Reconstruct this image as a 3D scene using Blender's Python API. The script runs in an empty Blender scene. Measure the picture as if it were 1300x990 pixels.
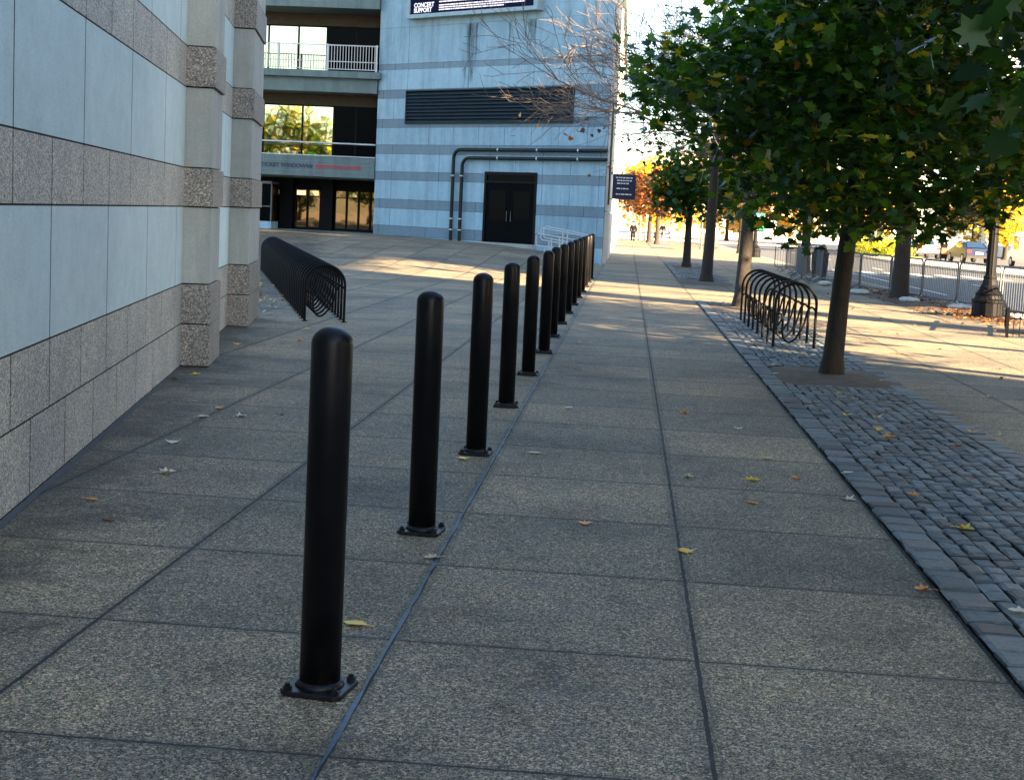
import bpy, bmesh, math, random
import numpy as np
from mathutils import Vector, Matrix
PI = math.pi
sc = bpy.context.scene
COL = sc.collection
rnd = random.Random(7)

# ------------------------------------------------------------------ materials
class NT:
    def __init__(s, name):
        s.m = bpy.data.materials.new(name); s.m.use_nodes = True
        s.t = s.m.node_tree; s.t.nodes.clear()
        s.out = s.t.nodes.new('ShaderNodeOutputMaterial')
    def n(s, typ, **kw):
        nd = s.t.nodes.new(typ)
        for k, v in kw.items():
            if k.startswith('i_'):
                nd.inputs[k[2:].replace('_', ' ')].default_value = v
            else: setattr(nd, k, v)
        return nd
    def l(s, a, b): s.t.links.new(a, b)
    def pos(s): return s.n('ShaderNodeNewGeometry').outputs['Position']
    def obj(s): return s.n('ShaderNodeTexCoord').outputs['Object']
    def math(s, op, a, b=None, c=None):
        nd = s.n('ShaderNodeMath', operation=op)
        for i, v in enumerate((a, b, c)):
            if v is None: continue
            if isinstance(v, (int, float)): nd.inputs[i].default_value = v
            else: s.l(v, nd.inputs[i])
        return nd.outputs[0]
    def noise(s, vec, scale, detail=4, rough=.6):
        nd = s.n('ShaderNodeTexNoise'); nd.inputs['Scale'].default_value = scale
        nd.inputs['Detail'].default_value = detail; nd.inputs['Roughness'].default_value = rough
        s.l(vec, nd.inputs['Vector']); return nd.outputs['Fac']
    def scaled(s, vec, v):
        nd = s.n('ShaderNodeVectorMath', operation='MULTIPLY'); s.l(vec, nd.inputs[0]); nd.inputs[1].default_value = v
        return nd.outputs[0]
    def voro(s, vec, scale, feature='F1'):
        nd = s.n('ShaderNodeTexVoronoi', feature=feature); nd.inputs['Scale'].default_value = scale
        s.l(vec, nd.inputs['Vector']); return nd
    def ramp(s, fac, stops, interp='LINEAR'):
        nd = s.n('ShaderNodeValToRGB'); cr = nd.color_ramp; cr.interpolation = interp
        while len(cr.elements) < len(stops): cr.elements.new(.5)
        for e, (p, c) in zip(cr.elements, stops):
            e.position = p; e.color = (*c, 1) if len(c) == 3 else c
        s.l(fac, nd.inputs[0]); return nd.outputs[0]
    def mix(s, fac, a, b, mode='MIX'):
        nd = s.n('ShaderNodeMix', data_type='RGBA', blend_type=mode)
        for i, v in ((0, fac), (6, a), (7, b)):
            if isinstance(v, (int, float)): nd.inputs[i].default_value = v
            elif isinstance(v, tuple): nd.inputs[i].default_value = (*v, 1)
            else: s.l(v, nd.inputs[i])
        return nd.outputs[2]
    def bsdf(s, col, rough=.7, metal=0., spec=.5, bump=None, bstr=.3, bdist=.01, **kw):
        b = s.n('ShaderNodeBsdfPrincipled')
        if isinstance(col, tuple): b.inputs['Base Color'].default_value = (*col, 1)
        else: s.l(col, b.inputs['Base Color'])
        if isinstance(rough, (int, float)): b.inputs['Roughness'].default_value = rough
        else: s.l(rough, b.inputs['Roughness'])
        b.inputs['Metallic'].default_value = metal
        b.inputs['Specular IOR Level'].default_value = spec
        for k, v in kw.items(): b.inputs[k.replace('_', ' ')].default_value = v
        if bump is not None:
            bn = s.n('ShaderNodeBump'); bn.inputs['Strength'].default_value = bstr; bn.inputs['Distance'].default_value = bdist
            s.l(bump, bn.inputs['Height']); s.l(bn.outputs[0], b.inputs['Normal'])
        s.l(b.outputs[0], s.out.inputs['Surface']); return b

def plain(name, col, rough=.6, metal=0., var=.15, scale=6., spec=.5, **kw):
    t = NT(name); p = t.pos()
    f = t.noise(p, scale, 5)
    a = tuple(max(0, c*(1-var)) for c in col); b = tuple(min(1, c*(1+var)) for c in col)
    c = t.ramp(f, [(.3, a), (.7, b)])
    g = t.noise(p, scale*6, 3)
    t.bsdf(c, t.math('ADD', t.math('MULTIPLY', g, .2), rough-.1), metal, spec, **kw)
    return t.m

M = {}
def aggregate(name, cols, joints=True, tone=(1, 1, 1), y0=5.36, x0=.36, sx=1.205, sy=1.22):
    t = NT(name); p = t.pos()
    v = t.voro(p, 115); sep = t.n('ShaderNodeSeparateColor'); t.l(v.outputs['Color'], sep.inputs[0])
    c = t.ramp(sep.outputs[0], cols)
    v2 = t.voro(p, 240); sep2 = t.n('ShaderNodeSeparateColor'); t.l(v2.outputs['Color'], sep2.inputs[0])
    c = t.mix(.45, c, t.ramp(sep2.outputs[1], [(0, tuple(k*.2 for k in cols[0][1])), (.5, cols[1][1]), (1, cols[-1][1])]))
    c = t.mix(.15, c, v.outputs['Color'], 'OVERLAY')
    big = t.noise(p, .55, 6, .7)
    c = t.mix(1., c, t.ramp(big, [(.3, (.42, .43, .42)), (.5, (.92, .92, .92)), (.7, (1.25, 1.2, 1.04))]), 'MULTIPLY')
    mid = t.noise(p, 4., 5, .7)
    c = t.mix(1., c, t.ramp(mid, [(.3, (.82, .83, .83)), (.65, (1.05, 1.05, 1.05))]), 'MULTIPLY')
    blot = t.noise(p, 1.7, 7, .8); c = t.mix(1., c, t.ramp(blot, [(.34, (.55, .56, .55)), (.44, (1, 1, 1)), (.62, (1, 1, 1)), (.72, (1.2, 1.16, 1.08))]), 'MULTIPLY')
    h = t.math('SUBTRACT', 1., v.outputs['Distance'])
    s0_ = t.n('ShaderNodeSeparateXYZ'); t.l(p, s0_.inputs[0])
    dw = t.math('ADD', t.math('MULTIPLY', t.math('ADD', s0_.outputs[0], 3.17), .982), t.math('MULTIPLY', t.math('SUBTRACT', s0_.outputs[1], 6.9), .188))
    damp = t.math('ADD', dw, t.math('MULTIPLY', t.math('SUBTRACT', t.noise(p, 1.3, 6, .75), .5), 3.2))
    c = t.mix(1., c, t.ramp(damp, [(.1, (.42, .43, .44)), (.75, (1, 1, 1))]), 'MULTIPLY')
    if joints:
        sp = t.n('ShaderNodeSeparateXYZ'); t.l(p, sp.inputs[0])
        wob = t.math('MULTIPLY', t.math('SUBTRACT', t.noise(p, 9., 4, .7), .5), .022)
        # slab tone, one value per slab
        ix = t.math('FLOOR', t.math('DIVIDE', t.math('SUBTRACT', sp.outputs[0], x0), sx))
        iy = t.math('FLOOR', t.math('DIVIDE', t.math('SUBTRACT', sp.outputs[1], y0), sy))
        cmb = t.n('ShaderNodeCombineXYZ'); t.l(ix, cmb.inputs[0]); t.l(iy, cmb.inputs[1])
        wn = t.n('ShaderNodeTexWhiteNoise', noise_dimensions='2D'); t.l(cmb.outputs[0], wn.inputs['Vector'])
        c = t.mix(1., c, t.ramp(wn.outputs['Value'], [(0, (.64, .66, .68)), (1, (1.02, .96, .88))]), 'MULTIPLY')
        gum = t.voro(p, 2.6); gm = t.math('LESS_THAN', gum.outputs['Distance'], t.math('MULTIPLY', t.noise(p, 3.1, 1), .055))
        c = t.mix(t.math('MULTIPLY', gm, .55), c, (.03, .03, .028))
        def jd(o, o0, st):
            q = t.math('ADD', t.math('DIVIDE', t.math('SUBTRACT', t.math('ADD', o, wob), o0), st), .5)
            fr = t.math('SUBTRACT', q, t.math('FLOOR', q))
            return t.math('MULTIPLY', t.math('ABSOLUTE', t.math('SUBTRACT', fr, .5)), st)
        dx = jd(sp.outputs[0], x0, sx); dy = jd(sp.outputs[1], y0, sy)
        jx = t.math('LESS_THAN', dx, .0085); jy = t.math('LESS_THAN', dy, .007)
        j = t.math('MAXIMUM', jx, jy)
        gw = t.math('MULTIPLY', t.noise(p, 2.2, 5, .8), .075); grime = t.math('MAXIMUM', t.math('LESS_THAN', dx, gw), t.math('LESS_THAN', dy, t.math('MULTIPLY', gw, .7)))
        c = t.mix(t.math('MULTIPLY', grime, .34), c, (.035, .04, .03))
        c = t.mix(j, c, (.012, .012, .011))
        h = t.math('SUBTRACT', h, t.math('MULTIPLY', j, 4.))
    b = t.bsdf(c, .85, bump=h, bstr=.5, bdist=.004, spec=.35)
    t.l(t.ramp(mid, [(.3, (.62,)*3), (.7, (.9,)*3)]), b.inputs['Roughness'])
    return t.m
M['pave'] = aggregate('aggregate_concrete', [(0, (.012, .011, .008)), (.3, (.068, .058, .037)), (.62, (.22, .187, .125)), (.88, (.46, .40, .28)), (1, (.8, .73, .55))])
def granite(name, cols, sc_=70):
    t = NT(name); p = t.pos()
    v = t.voro(p, sc_); sep = t.n('ShaderNodeSeparateColor'); t.l(v.outputs['Color'], sep.inputs[0])
    v2 = t.voro(p, sc_*2.3); sep2 = t.n('ShaderNodeSeparateColor'); t.l(v2.outputs['Color'], sep2.inputs[0])
    c = t.mix(.4, t.ramp(sep.outputs[0], cols), t.ramp(sep2.outputs[0], cols))
    c = t.mix(.09, c, v.outputs['Color'], 'OVERLAY')
    n = t.noise(p, 1.3, 5, .7)
    c = t.mix(1., c, t.ramp(n, [(.3, (.72, .74, .76)), (.7, (1.14, 1.12, 1.06))]), 'MULTIPLY')
    t.bsdf(c, .6, bump=v.outputs['Distance'], bstr=.15, bdist=.002)
    return t.m
M['granite'] = granite('speckled_granite', [(0, (.028, .03, .03)), (.22, (.12, .122, .11)), (.5, (.32, .325, .29)), (.8, (.52, .52, .48)), (1, (.84, .84, .80))], 100)
M['granite_dark'] = granite('dark_speckled_granite', [(0, (.012, .012, .014)), (.3, (.07, .067, .06)), (.7, (.22, .212, .19)), (1, (.52, .51, .47))], 95)
def panel_mat(name, col, rough=.75, dark=.8, streak=True):
    t = NT(name); p = t.pos()
    n = t.noise(p, .9, 6, .65); s_ = t.noise(t.scaled(p, (1.7, 1.7, .13)), 1.6, 6, .75); f = t.noise(p, 90, 2)
    c = t.mix(1., col, t.ramp(n, [(.3, (.86, .88, .88)), (.7, (1.06, 1.05, 1.03))]), 'MULTIPLY')
    if streak: c = t.mix(1., c, t.ramp(s_, [(.28, (dark,)*3), (.55, (1, 1, 1))]), 'MULTIPLY')
    c = t.mix(1., c, t.ramp(f, [(.35, (.86,)*3), (.65, (1.07,)*3)]), 'MULTIPLY')
    oi = t.n('ShaderNodeObjectInfo'); c = t.mix(1., c, t.ramp(oi.outputs['Random'], [(0, (.88, .89, .9)), (1, (1.08, 1.07, 1.05))]), 'MULTIPLY')
    m5 = t.noise(p, 5., 6, .75); c = t.mix(1., c, t.ramp(m5, [(.3, (.88, .9, .9)), (.6, (1.03, 1.03, 1.03))]), 'MULTIPLY')
    t.bsdf(c, rough, bump=f, bstr=.12, bdist=.002)
    return t.m
M['panel'] = panel_mat('pale_stone_panel', (.50, .64, .66), .7, .9, streak=False)
M['pil_panel'] = panel_mat('grey_streaked_panel', (.33, .35, .33), .75, .75)  # greyer than the wall panels, with vertical streaks
M['tpanel'] = panel_mat('tower_pale_panel', (.26, .40, .49), .75, .66)
M['tband'] = panel_mat('tower_grey_band', (.155, .225, .28), .75, .8)
M['stain'] = panel_mat('rain_streak_stain', (.16, .19, .2), .8, .5)
M['fascia'] = panel_mat('concrete_fascia', (.10, .15, .155), .8, .6)
M['bed'] = plain('dark_joint_grit', (.006, .006, .006), .95, spec=.05)
M['grout'] = plain('dark_wall_grout', (.035, .03, .024), .95, spec=.05)
M['core'] = plain('dark_core', (.005, .005, .005), .95, spec=.03)  # near-black backing behind panels, louver and entrance
M['pale_side'] = panel_mat('pale_side_wall', (.60, .60, .57), .7, .8)

def cobble_mat():
    t = NT('granite_setts'); p = t.pos()
    a = t.n('ShaderNodeAttribute', attribute_name='tint')
    n = t.noise(p, 38, 6, .75); n2 = t.noise(t.scaled(p, (1, 2.4, 1)), 14, 4)
    c = t.mix(1., a.outputs['Color'], t.ramp(n, [(.3, (.55, .57, .6)), (.7, (1.3, 1.3, 1.3))]), 'MULTIPLY')
    c = t.mix(1., c, t.ramp(n2, [(.3, (.75, .75, .75)), (.7, (1.12, 1.12, 1.12))]), 'MULTIPLY')
    t.bsdf(c, .62, bump=n, bstr=.6, bdist=.006); return t.m
M['cobble'] = cobble_mat()
def leaf_mat(name, trans=.45):
    t = NT(name)
    a = t.n('ShaderNodeAttribute', attribute_name='tint')
    d = t.n('ShaderNodeBsdfPrincipled'); t.l(a.outputs['Color'], d.inputs['Base Color']); d.inputs['Roughness'].default_value = .42
    d.inputs['Specular IOR Level'].default_value = .45
    tr = t.n('ShaderNodeBsdfTranslucent')
    t.l(t.mix(1., a.outputs['Color'], (2.2, 2.0, .4), 'MULTIPLY'), tr.inputs['Color'])
    mx = t.n('ShaderNodeMixShader'); mx.inputs[0].default_value = trans
    t.l(d.outputs[0], mx.inputs[1]); t.l(tr.outputs[0], mx.inputs[2]); t.l(mx.outputs[0], t.out.inputs['Surface'])
    return t.m
M['leaf'] = leaf_mat('maple_leaf')
M['deadleaf'] = leaf_mat('fallen_leaf', .15)
def bark(name, a, b):
    t = NT(name); p = t.pos()
    n = t.noise(t.scaled(p, (1, 1, .18)), 42, 6, .75); n2 = t.noise(p, 3, 4)
    c = t.ramp(n, [(.3, a), (.68, b)])
    c = t.mix(1., c, t.ramp(n2, [(.3, (.75,)*3), (.7, (1.15,)*3)]), 'MULTIPLY')
    t.bsdf(c, .9, bump=n, bstr=.8, bdist=.015); return t.m
M['bark'] = bark('dark_bark', (.006, .005, .0045), (.034, .026, .02))
M['twig'] = bark('twig_bark', (.06, .045, .035), (.16, .12, .09))
M['soil'] = plain('tree_pit_soil', (.075, .055, .038), .95, var=.5, scale=12)
M['litter_soil'] = plain('leafy_soil', (.06, .04, .025), .95, var=.6, scale=9)
def black_paint():
    t = NT('glossy_black_paint'); p = t.pos()
    n = t.noise(p, 30, 4); n2 = t.noise(p, 5, 4)
    c = t.ramp(n2, [(.3, (.0015, .002, .003)), (.7, (.004, .0045, .0065))])
    sc_ = t.noise(t.scaled(p, (1, 1, .25)), 55, 5, .8); c = t.mix(t.ramp(sc_, [(.68, (0, 0, 0)), (.76, (.5, .5, .5))]), c, (.03, .033, .036))
    sz = t.n('ShaderNodeSeparateXYZ'); t.l(p, sz.inputs[0]); dm = t.math('MULTIPLY', t.math('MAXIMUM', t.math('SUBTRACT', 1., t.math('MULTIPLY', sz.outputs[2], 5.)), 0.), t.ramp(n, [(.4, (0, 0, 0)), (.7, (1, 1, 1))]))
    c = t.mix(t.math('MULTIPLY', dm, .6), c, (.03, .026, .02))
    sep = t.n('ShaderNodeSeparateXYZ'); t.l(p, sep.inputs[0])
    t.bsdf(c, t.math('ADD', t.math('MULTIPLY', n2, .25), .24), bump=n, bstr=.06, bdist=.002, spec=.16); return t.m
M['black'] = black_paint()
M['iron'] = plain('black_iron', (.004, .0045, .006), .55, var=.3, scale=20, spec=.1)
M['chip'] = plain('chipped_black_plate', (.008, .009, .011), .4, var=.7, scale=40, spec=.2, bump=None)
M['steel'] = plain('galvanised_steel', (.42, .44, .46), .38, .8, var=.2, scale=14)
M['paint_steel'] = plain('pale_painted_rail', (.40, .43, .44), .4, 0, var=.08)
M['dark_steel'] = plain('weathered_steel', (.06, .07, .08), .5, 0., var=.2, scale=14)
M['sealant'] = plain('blue_grey_sealant', (.035, .055, .085), .5, var=.5, scale=25)
M['greenpipe'] = plain('dark_green_pipe', (.004, .012, .012), .45, var=.3, spec=.25)
M['door_black'] = plain('dark_bronze_door', (.0012, .0018, .0026), .6, var=.3, spec=.04)
M['louver'] = plain('dark_teal_louver', (.010, .022, .03), .55, var=.2, spec=.2)
M['frame_dark'] = plain('dark_window_frame', (.003, .004, .005), .55, spec=.1)
M['frame_grey'] = plain('grey_sign_frame', (.22, .30, .34), .5, .2)
M['navy'] = plain('navy_banner_cloth', (.010, .014, .05), .7, var=.1)
M['textwhite'] = plain('white_lettering', (.75, .76, .78), .6, var=.03)
M['textnavy'] = plain('navy_lettering', (.012, .014, .05), .5, var=.03)
M['textred'] = plain('red_lettering', (.30, .02, .03), .5, var=.03)
M['green_sign'] = plain('green_sign_enamel', (.01, .26, .14), .5, var=.06)
def glass(name, tint, rough=.03):
    t = NT(name); p = t.pos(); n = t.noise(p, .55, 3)
    b = t.bsdf(tint, rough, spec=1., bump=n, bstr=.03, bdist=.05)
    b.inputs['IOR'].default_value = 1.9; b.inputs['Coat Weight'].default_value = 1.; b.inputs['Coat Roughness'].default_value = .02; b.inputs['Coat IOR'].default_value = 2.2
    return t.m
def mirror_glass(name, tint):
    t = NT(name); p = t.pos(); n = t.noise(p, .8, 2)
    t.bsdf(tint, .02, 1., bump=n, bstr=.08, bdist=.03); return t.m
M['glass'] = glass('dark_glass', (.006, .014, .016))
M['dim_glass'] = plain('unlit_dark_glass', (.0008, .002, .0026), .2, var=.1, spec=.03)
M['door_mirror'] = mirror_glass('door_reflections', (.17, .13, .08))
M['reflective'] = mirror_glass('coated_reflective_glass', (.62, .60, .40))
def emit(name, col, st):
    t = NT(name); e = t.n('ShaderNodeEmission'); e.inputs[0].default_value = (*col, 1); e.inputs[1].default_value = st
    t.l(e.outputs[0], t.out.inputs['Surface']); return t.m
M['led_white'] = emit('led_white', (.9, .88, 1.), .1)
M['led_navy'] = emit('led_navy', (.10, .16, .5), .006)
M['door_glow'] = emit('door_glow', (1., .62, .36), .13)  # glow put in for bright reflections at the doors, no lamp
def asphalt():
    t = NT('asphalt'); p = t.pos()
    v = t.noise(p, 160, 2); n = t.noise(p, .5, 5, .7)
    c = t.mix(1., t.ramp(v, [(.3, (.025, .03, .036)), (.7, (.065, .072, .08))]), t.ramp(n, [(.3, (.75,)*3), (.7, (1.15,)*3)]), 'MULTIPLY')
    t.bsdf(c, .85, bump=v, bstr=.3, bdist=.005); return t.m
M['asphalt'] = asphalt()
M['roadpaint'] = plain('white_road_paint', (.62, .62, .58), .7, var=.2, scale=20)
M['kerb'] = panel_mat('granite_kerb', (.34, .34, .32), .8, .8)
M['grass'] = plain('verge_grass', (.10, .13, .02), .9, var=.5, scale=8)
M['far_ground'] = plain('far_ground', (.22, .2, .16), .9, var=.3, scale=.1)
M['far_stone'] = panel_mat('far_pale_stone', (.56, .52, .44), .8, .9)
M['occl'] = panel_mat('blocker_wall', (.32, .25, .19), .8, .9)  # wall colour of the unseen blocks that shape the sunlight
M['rubber'] = plain('tyre_rubber', (.015, .015, .015), .8)
M['bag'] = plain('pale_sandbag', (.42, .42, .40), .9, var=.2)

# ------------------------------------------------------------------ mesh builder
class MB:
    def __init__(s): s.v = []; s.f = []; s.mi = []; s.sm = []
    def add(s, vs, fs, mi=0, smooth=False):
        o = len(s.v); s.v += [tuple(v) for v in vs]
        for f in fs: s.f.append(tuple(i+o for i in f)); s.mi.append(mi); s.sm.append(smooth)
    def box(s, x0, x1, y0, y1, z0, z1, mi=0, fr=None):
        c = [(x, y, z) for x in (x0, x1) for y in (y0, y1) for z in (z0, z1)]
        if fr: c = [fr(*q) for q in c]
        s.add(c, [(0, 1, 3, 2), (4, 6, 7, 5), (0, 4, 5, 1), (2, 3, 7, 6), (0, 2, 6, 4), (1, 5, 7, 3)], mi)
    def prism(s, poly, z0, z1, mi=0):
        n = len(poly)
        s.add([(x, y, z0) for x, y in poly]+[(x, y, z1) for x, y in poly],
              [tuple(range(n))[::-1], tuple(range(n, 2*n))]+[(i, (i+1) % n, n+(i+1) % n, n+i) for i in range(n)], mi)
    def tube(s, pts, r, n=8, cap=True, mi=0, smooth=True):
        pts = [Vector(p) for p in pts]; rs = r if isinstance(r, (list, tuple)) else [r]*len(pts)
        vs = []; up = None
        for i, p in enumerate(pts):
            t = (pts[min(i+1, len(pts)-1)]-pts[max(i-1, 0)])
            if t.length < 1e-9: t = Vector((0, 0, 1))
            t.normalize()
            if up is None: up = t.orthogonal().normalized()
            else:
                up = up-t*up.dot(t)
                up = up.normalized() if up.length > 1e-6 else t.orthogonal().normalized()
            w = t.cross(up)
            for k in range(n):
                a = 2*PI*k/n; vs.append(p+(up*math.cos(a)+w*math.sin(a))*rs[i])
        fs = [(i*n+k, i*n+(k+1) % n, (i+1)*n+(k+1) % n, (i+1)*n+k) for i in range(len(pts)-1) for k in range(n)]
        s.add(vs, fs, mi, smooth)
        if cap:
            m = len(pts)
            s.add(vs[:n], [tuple(range(n))[::-1]], mi); s.add(vs[(m-1)*n:], [tuple(range(n))], mi)
    def lathe(s, prof, n=24, c=(0, 0, 0), mi=0, smooth=True):
        vs = []
        for r, z in prof:
            for k in range(n):
                a = 2*PI*k/n; vs.append((c[0]+r*math.cos(a), c[1]+r*math.sin(a), c[2]+z))
        m = len(prof)
        s.add(vs, [(i*n+k, i*n+(k+1) % n, (i+1)*n+(k+1) % n, (i+1)*n+k) for i in range(m-1) for k in range(n)]
              + [tuple(range(n))[::-1], tuple(range((m-1)*n, m*n))], mi, smooth)
    def build(s, name, mats, parent=None, bevel=0, weld=False):
        me = bpy.data.meshes.new(name); me.from_pydata(s.v, [], s.f)
        me.polygons.foreach_set('material_index', s.mi); me.polygons.foreach_set('use_smooth', s.sm)
        for m in (mats if isinstance(mats, (list, tuple)) else [mats]): me.materials.append(m)
        bm = bmesh.new(); bm.from_mesh(me)
        if weld: bmesh.ops.remove_doubles(bm, verts=bm.verts, dist=1e-5)
        bmesh.ops.recalc_face_normals(bm, faces=bm.faces)
        if bevel: bmesh.ops.bevel(bm, geom=[e for e in bm.edges], offset=bevel, segments=2, affect='EDGES', profile=.6)
        bm.to_mesh(me); bm.free(); me.update()
        o = bpy.data.objects.new(name, me); COL.objects.link(o)
        if parent: o.parent = parent
        return o
def tag(o, label=None, cat=None, group=None, kind=None):
    if label: o['label'] = label
    if cat: o['category'] = cat
    if group: o['group'] = group
    if kind: o['kind'] = kind
    return o
def thing(name, label, cat, loc=(0, 0, 0), rz=0, group=None):
    o = bpy.data.objects.new(name, None); COL.objects.link(o); o.empty_display_size = .2
    o.location = loc; o.rotation_euler = (0, 0, rz); return tag(o, label, cat, group)
def dup(root, loc, rz=None, label=None, group=None, scale=None):
    r = root.copy(); COL.objects.link(r); r.location = loc
    if rz is not None: r.rotation_euler = (0, 0, rz)
    if label: r['label'] = label
    if group: r['group'] = group
    if scale: r.scale = scale
    for ch in list(root.children):
        c = ch.copy(); COL.objects.link(c); c.parent = r
        for g in list(ch.children):
            d = g.copy(); COL.objects.link(d); d.parent = c
    return r
def text_obj(name, body, size, mat, M4, parent, ext=.006, sx=1., align='LEFT'):
    cu = bpy.data.curves.new(name, 'FONT'); cu.body = body; cu.size = size; cu.extrude = ext; cu.align_x = align; cu.offset = size*.03
    o = bpy.data.objects.new(name+'_tmp', cu); COL.objects.link(o)
    dg = bpy.context.evaluated_depsgraph_get(); me = bpy.data.meshes.new_from_object(o.evaluated_get(dg))
    COL.objects.unlink(o); bpy.data.objects.remove(o)
    me.transform(M4 @ Matrix.Diagonal((sx, 1, 1, 1))); me.materials.clear(); me.materials.append(mat)
    n = bpy.data.objects.new(name, me); COL.objects.link(n)
    if parent: n.parent = parent
    return n

# ------------------------------------------------------------------ ground
def gz(x, y):
    if x > -1.0: return 0.
    g = min(1, max(0, (y-36)/17.)); g = g*g*(3-2*g)
    return .62*(1-math.exp(-(-1-x)/2.6))*g
def curbx(y):
    pts = [(-40, 9.6), (20, 9.4), (31, 8.85), (40, 8.3), (52, 7.75), (60, 7.6), (400, 7.6)]
    for (a, b), (c, d) in zip(pts, pts[1:]):
        if y <= c: return b+(d-b)*(y-a)/(c-a)
    return 7.6
S = dict(kind='structure')
def grid_sheet(name, xs, ys, zf, mat, last=None):
    mb = MB(); nx = len(xs); vs = []
    for y in ys:
        for i, x in enumerate(xs):
            X = last(y) if (last and i == nx-1) else x
            vs.append((X, y, zf(X, y)))
    fs = [(j*nx+i, j*nx+i+1, (j+1)*nx+i+1, (j+1)*nx+i) for j in range(len(ys)-1) for i in range(nx-1)]
    mb.add(vs, fs, 0, True); return tag(mb.build(name, mat), **S)
mb = MB(); mb.add([(-700, -300, -.2), (700, -300, -.2), (700, 1400, -.2), (-700, 1400, -.2)], [(0, 1, 2, 3)])
tag(mb.build('ground', M['far_ground']), **S)
xs = [-40, -30]+[-24+i*.8 for i in range(30)]+[-.98, 0, 2, 4, 6, 7.2, 9]
ys = [-40, -20, -5]+[1.5*i for i in range(0, 81)]+[124]
grid_sheet('pavement', sorted(xs), ys, gz, M['pave'], curbx)
# kerb and road
mb = MB(); ky = [-40, 0, 20, 26, 31, 35, 40, 46, 52, 60, 80, 124]
for a, b in zip(ky, ky[1:]):
    xa, xb = curbx(a), curbx(b)
    vs = [(xa, a, -.13), (xa+.16, a, -.13), (xa+.16, a, .004), (xa, a, .004), (xb, b, -.13), (xb+.16, b, -.13), (xb+.16, b, .004), (xb, b, .004)]
    mb.add(vs, [(3, 2, 6, 7), (1, 5, 6, 2), (0, 1, 2, 3), (4, 5, 6, 7)])
tag(mb.build('kerb', M['kerb']), **S)
mb = MB(); mb.add([(-60, 124.02, -.128), (7.3, 124.02, -.128), (7.3, -40, -.128), (60, -40, -.128), (60, 124.02, -.128), (60, 142, -.128), (-60, 142, -.128)], [(2, 3, 4, 1), (0, 4, 5, 6)])
tag(mb.build('road', M['asphalt']), **S)
mb = MB()
def strip(x0, y0, x1, y1, w, z):
    d = Vector((x1-x0, y1-y0)); d.normalize(); n = Vector((-d.y, d.x))*w/2
    mb.add([(x0+n.x, y0+n.y, z), (x0-n.x, y0-n.y, z), (x1-n.x, y1-n.y, z), (x1+n.x, y1+n.y, z)], [(0, 1, 2, 3)])
for y in range(-38, 58, 9): strip(13.3, y, 13.3, y+3., .13, -.122)
strip(9.9, 44, 9.9, 62, .12, -.122)
for k in range(8): strip(8.6+k*1.15, 62.5, 8.6+k*1.15, 65.8, .5, -.122)
strip(8.2, 60.8, 13.2, 60.8, .45, -.122)
for y in range(70, 118, 9): strip(12.6, y, 12.6, y+3., .13, -.122)
tag(mb.build('road_markings', M['roadpaint']), **S)
# raised traffic island across the street
isl = [(17.3, 128), (16.4, 84), (18.9, 66), (22.5, 45), (26, 45), (24.2, 66), (21.4, 84), (20.9, 96), (21.2, 120), (22.4, 128)]
mb = MB(); mb.prism([p for p in isl[::-1]], -.16, .0)
tag(mb.build('traffic_island', M['kerb']), **S)
mb = MB(); mb.prism([(17.3, 100), (20.6, 100), (20.9, 118), (17.6, 120)][::1], .0, .12)
tag(mb.build('grass_verge', M['grass']), **S)
# far cross pavement where the walk meets the next street
mb = MB(); mb.add([(-60, 142, -.02), (80, 142, -.02), (80, 230, -.02), (-60, 230, -.02), (-60, 142, -.2), (80, 142, -.2)], [(0, 1, 2, 3), (4, 5, 1, 0)])
tag(mb.build('far_pavement', M['far_stone']), **S)
# sealant strip beside the bollards
mb = MB(); y = 2.6; N = 0; pr = None
r2 = random.Random(3); L = []
while y < 50: L.append((y, -.848+r2.uniform(-.002, .002), .0065+r2.uniform(-.004, .004))); y += .12
vs = []
for (y, x, w) in L: vs += [(x-w, y, .004), (x+w, y, .004)]
mb.add(vs, [(2*i, 2*i+1, 2*i+3, 2*i+2) for i in range(len(L)-1)])
tag(mb.build('joint_sealant', M['sealant']), **S)

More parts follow.
